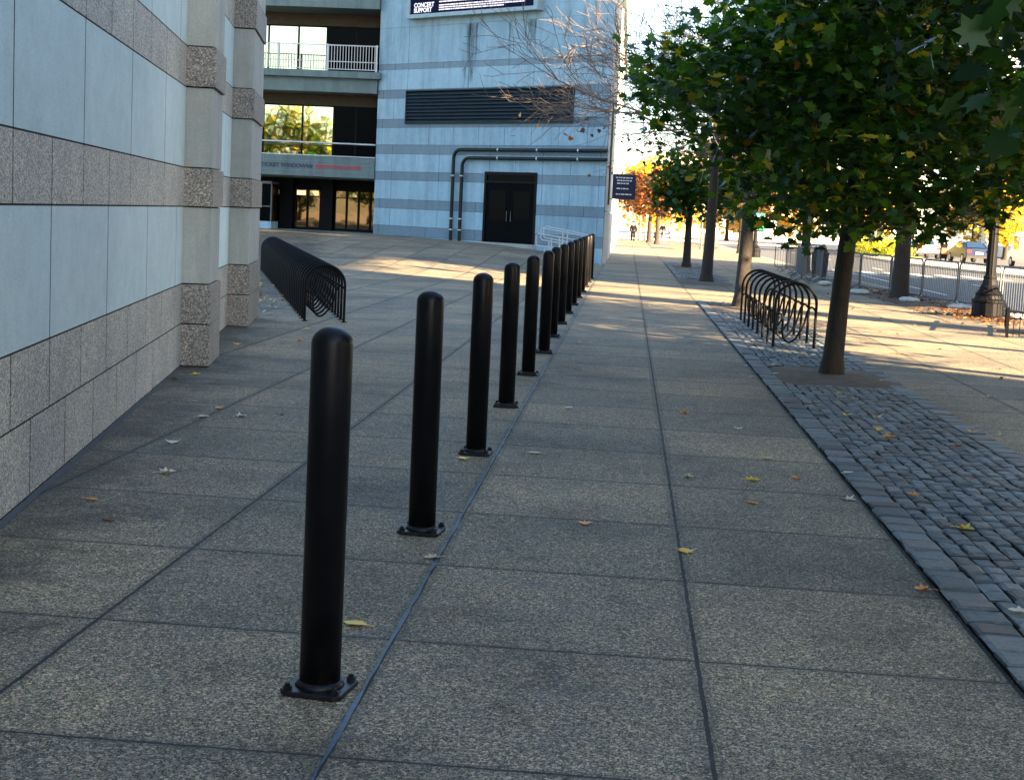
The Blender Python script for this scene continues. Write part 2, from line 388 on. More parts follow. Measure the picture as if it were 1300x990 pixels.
# cobbles (granite setts), one mesh per paved strip
def cobbles(name, y0, y1, holes, x0=1.575, x1=3.17, rs=11, rough=1.):
    r = np.random.default_rng(rs); vs = []; fs = []; cols = []
    def stone(cx, cy, w, l):
        w *= 1; h = .022+r.uniform(-.005, .007); j = lambda: r.uniform(-.009, .009)
        x_, y_ = w/2-.0085, l/2-.009; c = .016
        base = len(vs)
        for (s, z) in ((0, .004), (.0, h-.006), (c, h)):
            for sx_, sy_ in ((-1, -1), (1, -1), (1, 1), (-1, 1)):
                vs.append((cx+sx_*(x_-s)+j()*(s == 0), cy+sy_*(y_-s)+j()*(s == 0), z+(r.uniform(-.005, .005) if z == h else 0)))
        for a in (0, 4):
            for k in range(4): fs.append((base+a+k, base+a+(k+1) % 4, base+a+4+(k+1) % 4, base+a+4+k))
        fs.append((base+8, base+9, base+10, base+11))
        t = r.uniform(.45, 1.45); b = r.uniform(-.02, .035)
        cols.extend([(.09*t+b*.5, .108*t, .112*t-b*.3, 1)]*12)
    def inhole(x, y): return any(a < x < b and c < y < d for a, b, c, d in holes)
    cw = .109; ncol = int(round((x1-x0-.42)/cw)); cw = (x1-x0-.42)/ncol
    for (bx, w) in ((x0+.105, .205), (x1-.105, .205)):
        y = y0
        while y < y1:
            l = r.uniform(.15, .26)
            if not inhole(bx, y+l/2): stone(bx, y+l/2, w, l)
            y += l
    for k in range(ncol):
        y = y0+r.uniform(-.1, 0); cx = x0+.21+(k+.5)*cw
        while y < y1:
            l = r.uniform(.11, .19)
            if y > y0-.02 and not inhole(cx, y+l/2): stone(cx+r.uniform(-.006, .006), y+l/2, cw, l)
            y += l
    me = bpy.data.meshes.new(name); me.from_pydata(vs, [], fs)
    at = me.color_attributes.new('tint', 'FLOAT_COLOR', 'POINT'); at.data.foreach_set('color', np.array(cols, dtype=np.float32).ravel())
    me.materials.append(M['cobble']); o = bpy.data.objects.new(name, me); COL.objects.link(o); tag(o, **S)
    b = MB(); b.add([(x0-.002, y0-.02, .004), (x1+.004, y0-.02, .004), (x1+.004, y1, .004), (x0-.002, y1, .004)], [(0, 1, 2, 3)])
    tag(b.build('cobble_bed', M['bed']), **S)
cobbles('cobbles', 1.5, 30.8, [(1.8, 3.0, 15.3, 17.3), (1.8, 3.17, 27.6, 30.2)])
cobbles('cobbles', 43.2, 60.5, [(1.8, 3.0, 52.8, 55.2)], rs=5)
cobbles('cobbles', 92, 119, [], rs=6)
def soil(name, cx, cy, rx, ry, mat, h=.045, seed=1, n=30, z0=.006):
    r = random.Random(seed); mb = MB(); vs = [(cx, cy, z0+h)]
    for ring, (f, hh) in enumerate(((.45, .8), (.8, .4), (1., 0))):
        for k in range(n):
            a = 2*PI*k/n; ca, sa = math.cos(a), math.sin(a); p = 4.
            q = (abs(ca)**p+abs(sa)**p)**(-1/p)*f*(1+r.uniform(-.05, .05))
            vs.append((cx+rx*q*ca, cy+ry*q*sa, z0+h*hh*r.uniform(.6, 1.2)))
    fs = [(0, 1+k, 1+(k+1) % n) for k in range(n)]
    for ring in range(2):
        a = 1+ring*n; b = a+n
        fs += [(a+k, b+k, b+(k+1) % n, a+(k+1) % n) for k in range(n)]
    mb.add(vs, fs, 0, True); return tag(mb.build(name, mat), **S)
soil('tree_pit', 2.45, 16.3, .72, 1.12, M['soil'], seed=1)
soil('tree_pit', 2.45, 28.9, .85, 1.4, M['soil'], seed=2)
soil('tree_pit', 2.3, 41.0, .8, 1.8, M['soil'], seed=3)
soil('tree_pit', 2.3, 54.0, .7, 1.2, M['soil'], seed=4)
soil('planting_strip', 7.45, 35.0, .95, 6.0, M['litter_soil'], .06, seed=5)
soil('planting_strip', 7.0, 45.5, .55, 3.6, M['litter_soil'], .05, seed=6)
soil('planting_strip', 8.2, 24.4, 1.2, 3.2, M['litter_soil'], .05, seed=8)

# ------------------------------------------------------------------ left building
WA = .18879; wd = Vector((-math.sin(WA), math.cos(WA))); wn = Vector((math.cos(WA), math.sin(WA))); wp = Vector((-3.17, 6.9))
def WF(s, o, z): p = wp+wd*s+wn*o; return (p.x, p.y, z)
lb = thing('arena_building', 'stone clad building wall at the left with granite bands and two pilasters', 'building', (0, 0, 0))
COURSE = [(.004, .44, 'g', 1), (.44, .85, 'g', 0), (.85, 1.635, 'p', 1), (1.635, 2.03, 'g', 0), (2.03, 2.835, 'p', 0), (2.835, 3.24, 'g', 0),
          (3.24, 4.04, 'p', 1), (4.04, 4.44, 'g', 0), (4.44, 5.24, 'p', 0), (5.24, 5.64, 'g', 0), (5.64, 6.9, 'p', 1), (6.9, 7.3, 'g', 0), (7.3, 9.6, 'p', 0), (9.6, 10.2, 'g', 0), (10.2, 12.9, 'p', 1)]
PIL = [(7.16, 8.12), (12.1, 14.0)]
mb = MB(); mb.prism([WF(-9, -.0013, 0)[:2], WF(14.0-.04, -.0013, 0)[:2], WF(13.96, -12, 0)[:2], WF(-9, -12, 0)[:2]], 0, 12.95)
mb.build('core', M['grout'], lb)
def joints(s0, s1, off, st):
    k = math.ceil((s0-off)/st); js = [s0]
    while off+k*st < s1-.05:
        if off+k*st > s0+.05: js.append(off+k*st)
        k += 1
    return js+[s1]
for (z0, z1, kind, alt) in COURSE:
    off, st = (.17, .925) if kind == 'g' else ((1.09 if alt else .17), 1.85)
    if z0 < .1: off = .17+.46
    for a, b in ((-9, PIL[0][0]), (PIL[0][1], PIL[1][0])):
        gr = MB(); js = joints(a, b, off, st)
        for u, v in zip(js, js[1:]): gr.box(u+.012, v-.012, -.039, .0012 if kind == 'g' else 0, z0+.006, z1-.006, 0, WF)
        gr.build('granite_course' if kind == 'g' else 'stone_course', M['granite' if kind == 'g' else 'panel'], lb)
for (a, b) in PIL:
    pp = MB(); pp.box(a+.01, b-.01, -.035, .25, .01, 12.8, 0, WF); pp = pp.build('pilaster', M['core'], lb)
    for (z0, z1, kind, alt) in COURSE:
        pl = MB()
        e = .025 if kind == 'g' else 0
        pl.box(a-e, b+(e if b < 13 else 0), -.039, .27+e, z0+.006, z1-.006, 0, WF)
        pl.build('granite_block' if kind == 'g' else 'stone_block', M['granite_dark' if kind == 'g' else 'pil_panel'], pp, bevel=.005)
# end wall of the corner, facing the plaza
mb = MB()
for (z0, z1, kind, alt) in COURSE:
    if kind == 'p': mb.box(13.965, 14.0, -12, -.05, z0+.006, z1-.006, 0, WF)
mb.build('end_wall_panels', M['panel'], lb)
mb = MB()
for (z0, z1, kind, alt) in COURSE:
    if kind == 'g': mb.box(13.965, 14.0, -12, -.05, z0+.006, z1-.006, 0, WF)
mb.build('end_wall_granite', M['granite'], lb)
# dark drain strip at the foot of the wall
mb = MB(); mb.add([WF(-9, .012, .004), WF(7.1, .012, .004), WF(7.1, .045, .004), WF(-9, .06, .004)], [(0, 1, 2, 3)])
tag(mb.build('drain_strip', M['asphalt']), **S)

# ------------------------------------------------------------------ tower building
TB = .605; td = Vector((-math.cos(TB), math.sin(TB))); tn = Vector((-math.sin(TB), -math.cos(TB))); tp = Vector((-.95, 53.05))
def TF(s, o, z): p = tp+td*s+tn*o; return (p.x, p.y, z)
tw = thing('stair_tower_building', 'blue grey banded stone block with a louver, pipes and black double door', 'building', (0, 0, 0))
HT = 13.
A = TF(0, -.05, 0)[:2]; B = TF(12.25, -.05, 0)[:2]
mb = MB(); mb.prism([(A[0]-.0, A[1]+.03), B, (B[0], 112), (-1.0, 112), (-1.0, A[1]+.05)], -.1, HT)
mb.build('core', M['core'], tw)
TC = [(-.05, .6, 'p'), (.6, 1.03, 'b'), (1.03, 1.76, 'p'), (1.76, 2.15, 'b'), (2.15, 2.96, 'p'), (2.96, 3.32, 'b'), (3.32, 4.06, 'p'), (4.06, 4.45, 'b'),
      (4.45, 5.17, 'p'), (5.17, 5.53, 'b'), (5.53, 6.4, 'p'), (6.4, 6.76, 'b'), (6.76, 7.6, 'P'), (7.6, 7.84, 'b'), (7.84, 9.35, 'P'), (9.35, 11.3, 'P'), (11.3, HT, 'P')]
DO = (3.28, 6.0, .59, 3.4); LO = (1.66, 10.53, 5.32, 6.72)
rj = random.Random(5)
for (z0, z1, k) in TC:
    tc_ = MB()
    st = 1.37 if k == 'p' else (3.4 if k == 'P' else 2.74)
    js = joints(0, 12.25, rj.choice([.3, .95]), st)
    cuts = sorted(set(js+[DO[0], DO[1], LO[0], LO[1]])); pieces = 0
    nm_ = ('grey_band' if k == 'b' else 'stone_course', M['tband' if k == 'b' else 'tpanel'], tw)
    for u, v in zip(cuts, cuts[1:]):
        c = (u+v)/2; g = .010
        segs = [(z0, z1)]
        for R_ in (DO, LO):
            if R_[0]-1e-6 < c < R_[1]:
                ns = []
                for a, b in segs:
                    if b <= R_[2] or a >= R_[3]: ns.append((a, b)); continue
                    if a < R_[2]: ns.append((a, R_[2]))
                    if b > R_[3]: ns.append((R_[3], b))
                segs = ns
        if not segs:
            if tc_.v: tc_.build(*nm_)
            tc_ = MB(); continue
        ju = g if u in js else 0; jv = g if v in js else 0
        for a, b in segs:
            tc_.box(u+ju, v-jv, -.049, (-.006 if k == 'b' else 0), a+.005, b-.005, 0, TF)
    if tc_.v: tc_.build(*nm_)
# streaks of run-off below the screen (marks of wear)
mb = MB()
rs_ = random.Random(9); STL = []
for (s0, w, za, zb) in ((7.15, .32, 9.33, 7.9), (6.75, .12, 9.33, 6.9), (5.0, .16, 9.33, 7.0), (7.3, .1, 7.58, 6.8), (6.95, .22, 7.58, 7.0), (3.75, .1, 9.33, 8.0), (7.0, .7, 9.34, 6.8), (3.9, .4, 9.34, 7.9)):
    n = 14; vs = []; SM = []; mb = MB()
    for i in range(n+1):
        f = i/n; ww = w*1.5*(1-f*.6)*rs_.uniform(.7, 1.); o = rs_.uniform(-.02, .02)
        for u in (-1, -.3, .3, 1): vs.append(TF(s0+o+u*ww/2, .003, za+(zb-za)*f)); SM.append((0 if abs(u) == 1 else 1)*(1-f)**.6*min(1, f*6+.5))
    mb.add(vs, [(4*i+k_, 4*i+k_+1, 4*i+k_+5, 4*i+k_+4) for i in range(n) for k_ in range(3)]); STL.append((mb, SM))
def stain_mat():
    t = NT('run_off_stain'); p = t.pos()
    n = t.noise(t.scaled(p, (5, 5, .4)), 3, 5, .75); at = t.n('ShaderNodeAttribute', attribute_name='mask')
    b = t.bsdf((.02, .035, .04), .9, spec=.1)
    tr = t.n('ShaderNodeBsdfTransparent'); mx = t.n('ShaderNodeMixShader')
    t.l(t.math('MULTIPLY', t.ramp(n, [(.3, (.05,)*3), (.7, (.75,)*3)]), at.outputs['Fac']), mx.inputs[0]); t.l(tr.outputs[0], mx.inputs[1]); t.l(b.outputs[0], mx.inputs[2])
    t.l(mx.outputs[0], t.out.inputs['Surface']); return t.m
stm = stain_mat()
for mb, SM in STL:
    o = mb.build('run_off_stain', stm, tw); at = o.data.attributes.new('mask', 'FLOAT', 'POINT'); at.data.foreach_set('value', np.array(SM, dtype=np.float32))
# louver
mb = MB(); mb.box(LO[0]+.03, LO[1]-.03, -.045, -.03, LO[2]+.03, LO[3]-.03, 0, TF)
lv = mb.build('louver', M['core'], tw)
mb = MB(); nb = 9; hh = (LO[3]-LO[2]-.12)/nb
for i in range(nb):
    z = LO[2]+.06+i*hh
    c = [(LO[0]+.05, LO[1]-.05)]
    for (a, b) in c:
        mb.add([TF(a, .05, z), TF(b, .05, z), TF(b, .05, z+.035), TF(a, .05, z+.035), TF(a, -.028, z+hh*.86), TF(b, -.028, z+hh*.86), TF(a, -.028, z+hh*.6), TF(b, -.028, z+hh*.6)],
               [(0, 1, 2, 3), (3, 2, 5, 4), (0, 6, 7, 1)])
mb.build('louver_blades', M['louver'], lv)
mb = MB()
for (a, b, c, d) in ((LO[0], LO[1], LO[2], LO[2]+.05), (LO[0], LO[1], LO[3]-.05, LO[3]), (LO[0], LO[0]+.05, LO[2]+.05, LO[3]-.05), (LO[1]-.05, LO[1], LO[2]+.05, LO[3]-.05)):
    mb.box(a, b, -.04, .07, c, d, 0, TF)
mb.build('louver_frame', M['louver'], lv)
# door
d_ = MB()
for (a, b) in ((DO[0]+.12, (DO[0]+DO[1])/2-.006), ((DO[0]+DO[1])/2+.006, DO[1]-.12)):
    dr = MB(); dr.box(a, b, -.045, -.02, DO[2]+.03, DO[3]-.45, 0, TF)
    dd = dr.build('door', M['door_black'], tw)
    g = MB()
    g.box(a+.2, b-.2, -.018, -.012, DO[2]+.9, DO[3]-.75, 0, TF); g.build('door_pane', M['dim_glass'], dd)
    g = MB(); hx = b-.1 if a < 4.5 else a+.1
    g.tube([TF(hx, .03, DO[2]+.85), TF(hx, .03, DO[2]+1.25)], .016, 6); g.build('handle', M['dark_steel'], dd)
mb = MB()
for (a, b, c, d) in ((DO[0]+.005, DO[0]+.11, DO[2], DO[3]), (DO[1]-.11, DO[1]-.005, DO[2], DO[3]), (DO[0]+.11, DO[1]-.11, DO[3]-.12, DO[3]-.004), (DO[0]+.11, DO[1]-.11, DO[3]-.44, DO[3]-.36)):
    mb.box(a, b, -.045, .02, c, d, 0, TF)
mb.build('door_frame', M['frame_dark'], tw)
mb = MB(); mb.box(DO[0]+.11, DO[1]-.11, -.045, -.035, DO[3]-.36, DO[3]-.12, 0, TF); mb.build('transom_pane', M['dim_glass'], tw)
mb = MB(); mb.box(DO[0]-.06, DO[1]+.08, -.04, .18, .3, .585, 0, TF); mb.build('door_sill', M['kerb'], tw)
# pipes
def arc_pipe(sv, zt, r, zb):
    pts = [TF(sv, .16, zb), TF(sv, .16, zt-.35)]
    for i in range(1, 6):
        a = PI/2*i/6; pts.append(TF(sv-.35*(1-math.cos(a)), .16, zt-.35+.35*math.sin(a)))
    pts += [TF(sv-.35, .16, zt), TF(-.12, .16, zt)]; m = MB(); m.tube(pts, r, 10)
    p = m.build('drain_pipe', M['greenpipe'], tw)
    c = MB()
    for z in (1.0, 1.45, 3.2):
        if z < zt-.5: c.lathe([(r+.02, -.03), (r+.02, .03)], 12, TF(sv, .16, z))
    for s in (5.2, 3.2, 1.2): c.tube([TF(s-.03, .16, zt), TF(s+.03, .16, zt)], r+.02, 10)
    c.build('pipe_collar', M['steel'], p)
arc_pipe(7.58, 4.26, .072, .5); arc_pipe(7.1, 3.93, .072, .5)
# side along the walk: pale base posts, ribs
mb = MB(); mb.box(-.999, -.96, 53.15, 111.9, -.05, 2.02); mb.build('side_base', M['pale_side'], tw)
mb = MB(); mb.box(-.999, -.975, 53.15, 111.9, 2.06, HT-.01); mb.build('side_wall', M['pil_panel'], tw)
for y in (54.2, 58.5, 63, 69, 76, 84, 93, 103):
    mb = MB(); mb.box(-.96, -.80, y, y+.7, -.02, 2.0); mb.box(-.97, -.86, y+.15, y+.5, 2.06, HT-.02)
    mb.build('side_rib', M['pale_side'], tw)
mb = MB(); mb.box(-1.05, -.7, 53.0, 112.2, HT, HT+.5); mb.prism([TF(-.1, .15, 0)[:2], TF(12.4, .15, 0)[:2], (B[0]-.1, 112), (-1.05, 112)], HT, HT+.5); mb.build('parapet', M['tband'], tw)
for y in (55.5, 57.2):
    mb = MB(); mb.tube([(-.86, y, 2.3), (-.86, y, 6.2)], .05, 8); mb.build('side_downpipe', M['greenpipe'], tw)

# digital screen
ds = thing('digital_screen', 'wide LED message screen with white text high on the banded stone block', 'screen', TF(6.85, .05, 9.6))
def rel(o_): return lambda *a: tuple(Vector(TF(*a))-Vector(o_.location))
RF = rel(ds)
mb = MB()
mb.box(3.35, 10.35, -.045, .42, 9.62, 9.78, 0, RF); mb.box(3.35, 10.35, -.045, .42, 11.3, 11.46, 0, RF)
mb.box(3.35, 3.55, -.045, .42, 9.78, 11.3, 0, RF); mb.box(10.15, 10.35, -.045, .42, 9.78, 11.3, 0, RF)
mb.build('frame', M['frame_grey'], ds, bevel=.01)
mb = MB(); mb.box(3.55, 10.15, -.04, .36, 9.78, 11.3, 0, RF); mb.build('display', M['led_navy'], ds)
mb = MB(); rw = random.Random(2)
for i, (z, e) in enumerate(((9.88, 5.1), (9.97, 4.0), (10.06, 3.9), (10.2, 3.9), (10.34, 4.0))):
    s = 8.55
    while s > e:
        w = rw.uniform(.06, .32)
        mb.box(max(s-w, e), s, .362, .366, z, z+.05, 0, RF); s -= w+.025
mb.build('small_print', M['led_white'], ds)
Mx = lambda s, o, z: Matrix.Translation(Vector(RF(s, o, z))) @ Matrix(((-td.x, 0, tn.x, 0), (-td.y, 0, tn.y, 0), (0, 1, 0, 0), (0, 0, 0, 1)))
text_obj('message_text', 'CONCERT', .25, M['led_white'], Mx(9.95, .364, 10.06), ds, .003, .95)
text_obj('message_text', 'SUPPORT', .25, M['led_white'], Mx(9.95, .364, 9.85), ds, .003, .95)

# ------------------------------------------------------------------ entrance block (recess)
en = thing('entrance_building', 'shadowed entrance block with balconies and tall glazing under a ticket sign', 'building', (0, 0, 0))
X0, X1 = -26., -11.04; FZ = .62
mb = MB(); mb.box(X0, X1, 67.5, 75, 0, 13); mb.box(X0, X1, 60.2, 67.49, 12.2, 13); mb.build('back_wall', M['core'], en)
mb = MB(); mb.box(X0, X1, 59.75, 67, 10.14, 11.6); mb.build('upper_fascia', M['fascia'], en)
mb = MB(); mb.box(X0, X1+.15, 59.62, 60.02, 7.2, 7.48); mb.box(X0, X1, 59.85, 67, 6.6, 7.196); mb.build('balcony_slab', M['fascia'], en)
mb = MB(); mb.box(X0, X1, 61.8, 61.95, 9.62, 10.13); mb.box(X0, X1, 61.3, 61.45, 6.12, 6.59); mb.build('header', plain('beige_header', (.07, .06, .045), .8, spec=.1), en)
mb = MB(); mb.box(X0, X1, 59.95, 60.3, 2.98, 3.84); mb.box(X0, X1, 60.3, 66, 2.92, 2.975); mb.build('sign_fascia', M['fascia'], en)
mb = MB(); mb.box(X0, X1, 60.304, 66, 3.7, 3.82); mb.build('gallery_floor', M['core'], en)
# glazing of two upper floors
def glaze(y, z0, z1, xsplit, ms, sill):
    xs_ = [X0+.1]+[-22, -19, -16.35]+ms+[X1-.02]
    for a, b in zip(xs_, xs_[1:]):
        m = MB(); m.box(a+.04, b-.04, y, y+.03, z0+.04, z1-.04)
        w = m.build('window', M['reflective'] if (b <= xsplit+.1) else M['dim_glass'], en)
        f = MB()
        for (p, q, r_, s_) in ((a, a+.04, z0, z1), (b-.04, b, z0, z1), (a+.04, b-.04, z0, z0+.04), (a+.04, b-.04, z1-.04, z1)): f.box(p, q, y-.03, y+.05, r_, s_)
        f.build('frame', M['frame_dark'], w)
glaze(61.9, 7.52, 9.6, -13.7, [-15.0, -13.72, -12.4], 0)
glaze(61.4, 3.85, 6.1, -13.2, [-14.6, -13.2, -12.2], 0)
# gallery rails
mb = MB(); mb.tube([(X0, 60.0, 4.43), (X1, 60.0, 4.43)], .035, 8); mb.tube([(X0, 60.0, 3.88), (X1, 60.0, 3.88)], .025, 8)
gr_ = mb.build('gallery_rail', M['paint_steel'], en)
def balc_rail():
    m = MB(); z0, z1 = 7.48, 8.6
    m.box(X0, X1, 59.8, 59.85, z1-.04, z1); m.box(X0, X1, 59.8, 59.84, 7.88, 7.91); m.box(X0, X1, 59.8, 59.84, 7.56, 7.59)
    x = X1-.14; i = 0
    while x > X0:
        m.box(x-.011, x+.011, 59.81, 59.835, 7.59, z1-.04); x -= .125
    for x in [X1-.06-2.13*i for i in range(7)]:
        m.box(x-.035, x+.035, 59.78, 59.86, z0, z1+.02)
    m.build('balcony_rail', M['paint_steel'], en)
balc_rail()
# sign lettering
def FM(x, y, z): return Matrix.Translation((x, y, z)) @ Matrix(((1, 0, 0, 0), (0, 0, -1, 0), (0, 1, 0, 0), (0, 0, 0, 1)))
text_obj('sign_text', 'TICKET WINDOWS', .235, M['textnavy'], FM(-16.02, 59.945, 3.33), en, .01, 1.02)
text_obj('sign_text', 'EXECUTIVE OFFICES', .225, M['textred'], FM(-13.62, 59.945, 3.33), en, .01, .98)
mb = MB(); c = (-13.83, 3.41); pts = []
for k in range(10):
    r_ = .12 if k % 2 == 0 else .05; a = PI/2+k*PI/5; pts.append((c[0]+r_*math.cos(a), c[1]+r_*math.sin(a)))
mb.add([(p[0], 59.93, p[1]) for p in pts]+[(c[0], 59.925, c[1])], [(i, (i+1) % 10, 10) for i in range(10)]); mb.build('star', M['textnavy'], en)
mb = MB(); mb.box(X0, X1, 59.935, 59.948, 3.2, 3.215); mb.box(X0, X1, 59.935, 59.948, 3.62, 3.635); mb.build('sign_lines', M['tband'], en)
# ground floor doors
for (a, b) in ((-15.75, -15.2), (-13.9, -13.35)):
    mb = MB(); mb.box(a, b, 62.4, 63, FZ-.1, 2.9); mb.build('door_pier', M['frame_dark'], en)
for (a, b, n) in ((-15.15, -13.95, 2), (-13.3, -11.1, 4), (-17.6, -15.8, 2), (-20, -17.7, 3)):
    w = (b-a)/n
    for i in range(n):
        m = MB(); m.box(a+i*w+.05, a+(i+1)*w-.05, 62.7, 62.72, FZ+.12, 2.42)
        dr = m.build('glass_door', M['door_mirror'], en)
        f = MB()
        for (p, q, r_, s_) in ((a+i*w, a+i*w+.05, FZ, 2.5), (a+(i+1)*w-.05, a+(i+1)*w-.002, FZ, 2.5), (a+i*w+.05, a+(i+1)*w-.05, FZ, FZ+.12), (a+i*w+.05, a+(i+1)*w-.05, 2.42, 2.5), (a+i*w+.05, a+(i+1)*w-.05, 2.1, 2.14)): f.box(p, q, 62.66, 62.76, r_, s_)
        f.build('door_frame', M['frame_dark'], dr)
        if (i+int(a)) % 2 == 0 or n == 2:
            h = MB(); h.box(a+i*w+.1, a+(i+1)*w-.1, 62.64, 62.655, 2.17, 2.38); h.build('bright_strip', M['door_glow'] if i % 2 == 0 else M['reflective'], dr)  # added glowing or mirrored strip stands in for reflections in the doors
mb = MB(); mb.box(X0, X1, 62.9, 63.1, 2.5, 2.92); mb.build('door_header', M['frame_dark'], en)
mb = MB(); mb.box(X0, X1, 60, 67.5, FZ-.3, FZ+.006); mb.build('lobby_floor', M['fascia'], en)
# ticket kiosk at the left of the doors
kb = thing('ticket_booth', 'small glazed ticket booth with pale base left of the entrance doors', 'booth', (-16.55, 60.9, FZ))
mb = MB(); mb.box(-.75, .95, -.6, .6, 0, .32); mb.build('base', M['tpanel'], kb)
mb = MB(); mb.box(-.7, .9, -.55, .55, .33, 1.95); mb.build('glazing', M['dim_glass'], kb)
mb = MB()
for x in (-.75, .1, .9): mb.box(x, x+.05, -.6, -.54, .32, 2.0)
mb.box(-.75, .95, -.61, -.53, .95, 1.0); mb.box(-.75, .95, -.6, .6, 1.96, 2.06); mb.build('frame', M['dark_steel'], kb)

# banner on the side
bn = thing('banner_sign', 'navy banner with lines of white writing hung beside the tower corner', 'banner', (-.86, 60, 2.6))
mb = MB(); mb.box(.1, 1.08, -.02, .02, .02, 1.02); mb.build('cloth', M['navy'], bn)
mb = MB(); mb.tube([(-.03, 0, 1.04), (1.12, 0, 1.04)], .02, 6); mb.tube([(-.03, 0, 0), (1.12, 0, 0)], .02, 6); mb.build('bracket', M['dark_steel'], bn)
mb = MB(); rw = random.Random(4)
for z in (.88, .76, .64, .42, .18):
    x = .2+rw.uniform(0, .1); e = .95-rw.uniform(0, .2)
    while x < e:
        w = rw.uniform(.05, .16); mb.box(x, min(x+w, e), -.026, -.022, z, z+.05); x += w+.03
mb.build('lettering', M['textwhite'], bn)

# handrails at the tower corner
def ray_pts(pts, r, nm, label):
    o = thing('handrail', label, 'handrail', (pts[0][0][0], pts[0][0][1], 0), group='handrails at the tower corner')
    for j, path in enumerate(pts):
        m = MB(); m.tube([tuple(Vector(p)-Vector((o.location.x, o.location.y, 0))) for p in path], r, 8)
        m.build(('top_rail', 'lower_rail', 'post', 'post', 'post')[j], M['paint_steel'], o)
def rail(a, b, c, h, label):   # a -> b level, b -> c falling to the corner
    def g(p, z): return (p[0], p[1], z)
    za = gz(*a); zb = gz(*b); zc = gz(*c)
    top = [g(a, za+h-.35), g(a, za+h-.06), g((a[0]+.06, a[1]), za+h), g(b, zb+h), g(c, zc+h), g((c[0]+.1, c[1]-.03), zc+h-.1), g((c[0]+.1, c[1]-.03), zc)]
    low = [g(a, za+h-.35), g((a[0]+.05, a[1]), za+h-.42), g(b, zb+h-.42), g(c, zc+h-.42)]
    ray_pts([top, low, [g((a[0]+.3, a[1]), za+h-.42), g((a[0]+.3, a[1]), za)], [g(b, zb+h), g(b, zb)]], .024, 0, label)
rail((-3.1, 51.6), (-2.2, 51.1), (-1.35, 50.7), 1.02, 'pale tubular handrail farthest back by the tower wall')
rail((-3.1, 50.0), (-2.3, 49.7), (-1.35, 49.3), .98, 'middle pale tubular handrail of three by the tower corner')
rail((-3.1, 47.6), (-2.3, 47.4), (-1.4, 47.2), .86, 'nearest pale tubular handrail behind the last bollards')

# ------------------------------------------------------------------ bollards
def make_bollard():
    t = thing('bollard', '', 'bollard', (-1.0, 4.73, 0), group='black steel bollards in a row along the walk')
    m = MB(); R_ = .0725; H_ = 1.29; prof = [(R_, .012), (R_, H_-.06)]
    for i in range(1, 9):
        a = PI/2*i/9; prof.append((R_*math.cos(a)*1.0, H_-.06+.06*math.sin(a)))
    prof.append((.004, H_)); m.lathe(prof, 40)
    m.build('post', M['black'], t)
    m = MB(); q = .112; c = .022
    poly = [(-q+c, -q), (q-c, -q), (q, -q+c), (q, q-c), (q-c, q), (-q+c, q), (-q, q-c), (-q, -q+c)]
    m.prism(poly, .003, .02); pl = m.build('base_plate', M['chip'], t, bevel=.004)
    m = MB(); m.lathe([(R_+.016, .0195), (R_+.008, .03), (R_+.0005, .04)], 32); m.build('weld_collar', M['chip'], t)
    for sx_, sy_ in ((-1, -1), (1, -1), (1, 1), (-1, 1)):
        m = MB(); m.lathe([(.017, .0195), (.017, .033), (.0105, .034), (.0105, .041), (.004, .043)], 6, (sx_*.086, sy_*.086, 0), smooth=False); m.build('bolt', M['chip'], t)
    return t
b0 = make_bollard()
ordn = ['first and nearest', 'second', 'third', 'fourth', 'fifth', 'sixth', 'seventh', 'eighth', 'ninth', 'tenth', 'eleventh', 'twelfth', 'thirteenth', 'fourteenth', 'last and farthest']
by = [4.73, 7.25, 9.77, 12.31, 14.9, 17.4, 19.85, 22.35, 24.9, 27.4, 29.95, 32.5, 35.0, 37.5, 40.0]
for i, y in enumerate(by):
    lab = 'black domed bollard, %s in the row from the camera' % ordn[i]
    rz = math.radians([-9, -6, -3, 2, -5, 3, -4, 0, 2, -3, 4, 1, -2, 3, 0][i])
    if i == 0: b0['label'] = lab; b0.rotation_euler = (math.radians(-.3), math.radians(.1), rz)
    else:
        o = dup(b0, (-1.0+[0, -.01, .005, .0, .01, .03, .0, .0, 0, 0, 0, 0, 0, 0, 0][i], y, 0), rz, lab)
        o.rotation_euler = (math.radians([0, .3, -.2, .2, -.3, 0, .2, -.1, 0, 0, 0, 0, 0, 0, 0][i]), 0, rz)

# ------------------------------------------------------------------ bike hoops
def hoop_paths(W, Hh, r):
    pts = [(-W/2, 0, 0), (-W/2, 0, Hh-W/2)]
    for i in range(1, 16):
        a = PI-PI*i/16; pts.append((W/2*math.cos(a), 0, Hh-W/2+W/2*math.sin(a)))
    pts += [(W/2, 0, Hh-W/2), (W/2, 0, 0)]
    ctrl = [(0, .47), (.07, .53), (.16, .52), (.2, .44), (.2, .30), (.24, .17), (.36, .10), (.5, .14), (.62, .25), (.72, .38), (.76, .5), (.8, .6), (.88, .65), (.96, .62), (1., .58)]
    # smooth by Catmull-Rom
    P = [(-W/2+W*u, 0, Hh*v) for u, v in ctrl]; sm = []
    for i in range(len(P)-1):
        p0, p1, p2, p3 = (Vector(P[max(i-1, 0)]), Vector(P[i]), Vector(P[i+1]), Vector(P[min(i+2, len(P)-1)]))
        for k in range(3):
            t = k/3; sm.append(.5*((2*p1)+(p2-p0)*t+(2*p0-5*p1+4*p2-p3)*t*t+(3*p1-p0-3*p2+p3)*t**3))
    sm.append(Vector(P[-1])); return pts, sm
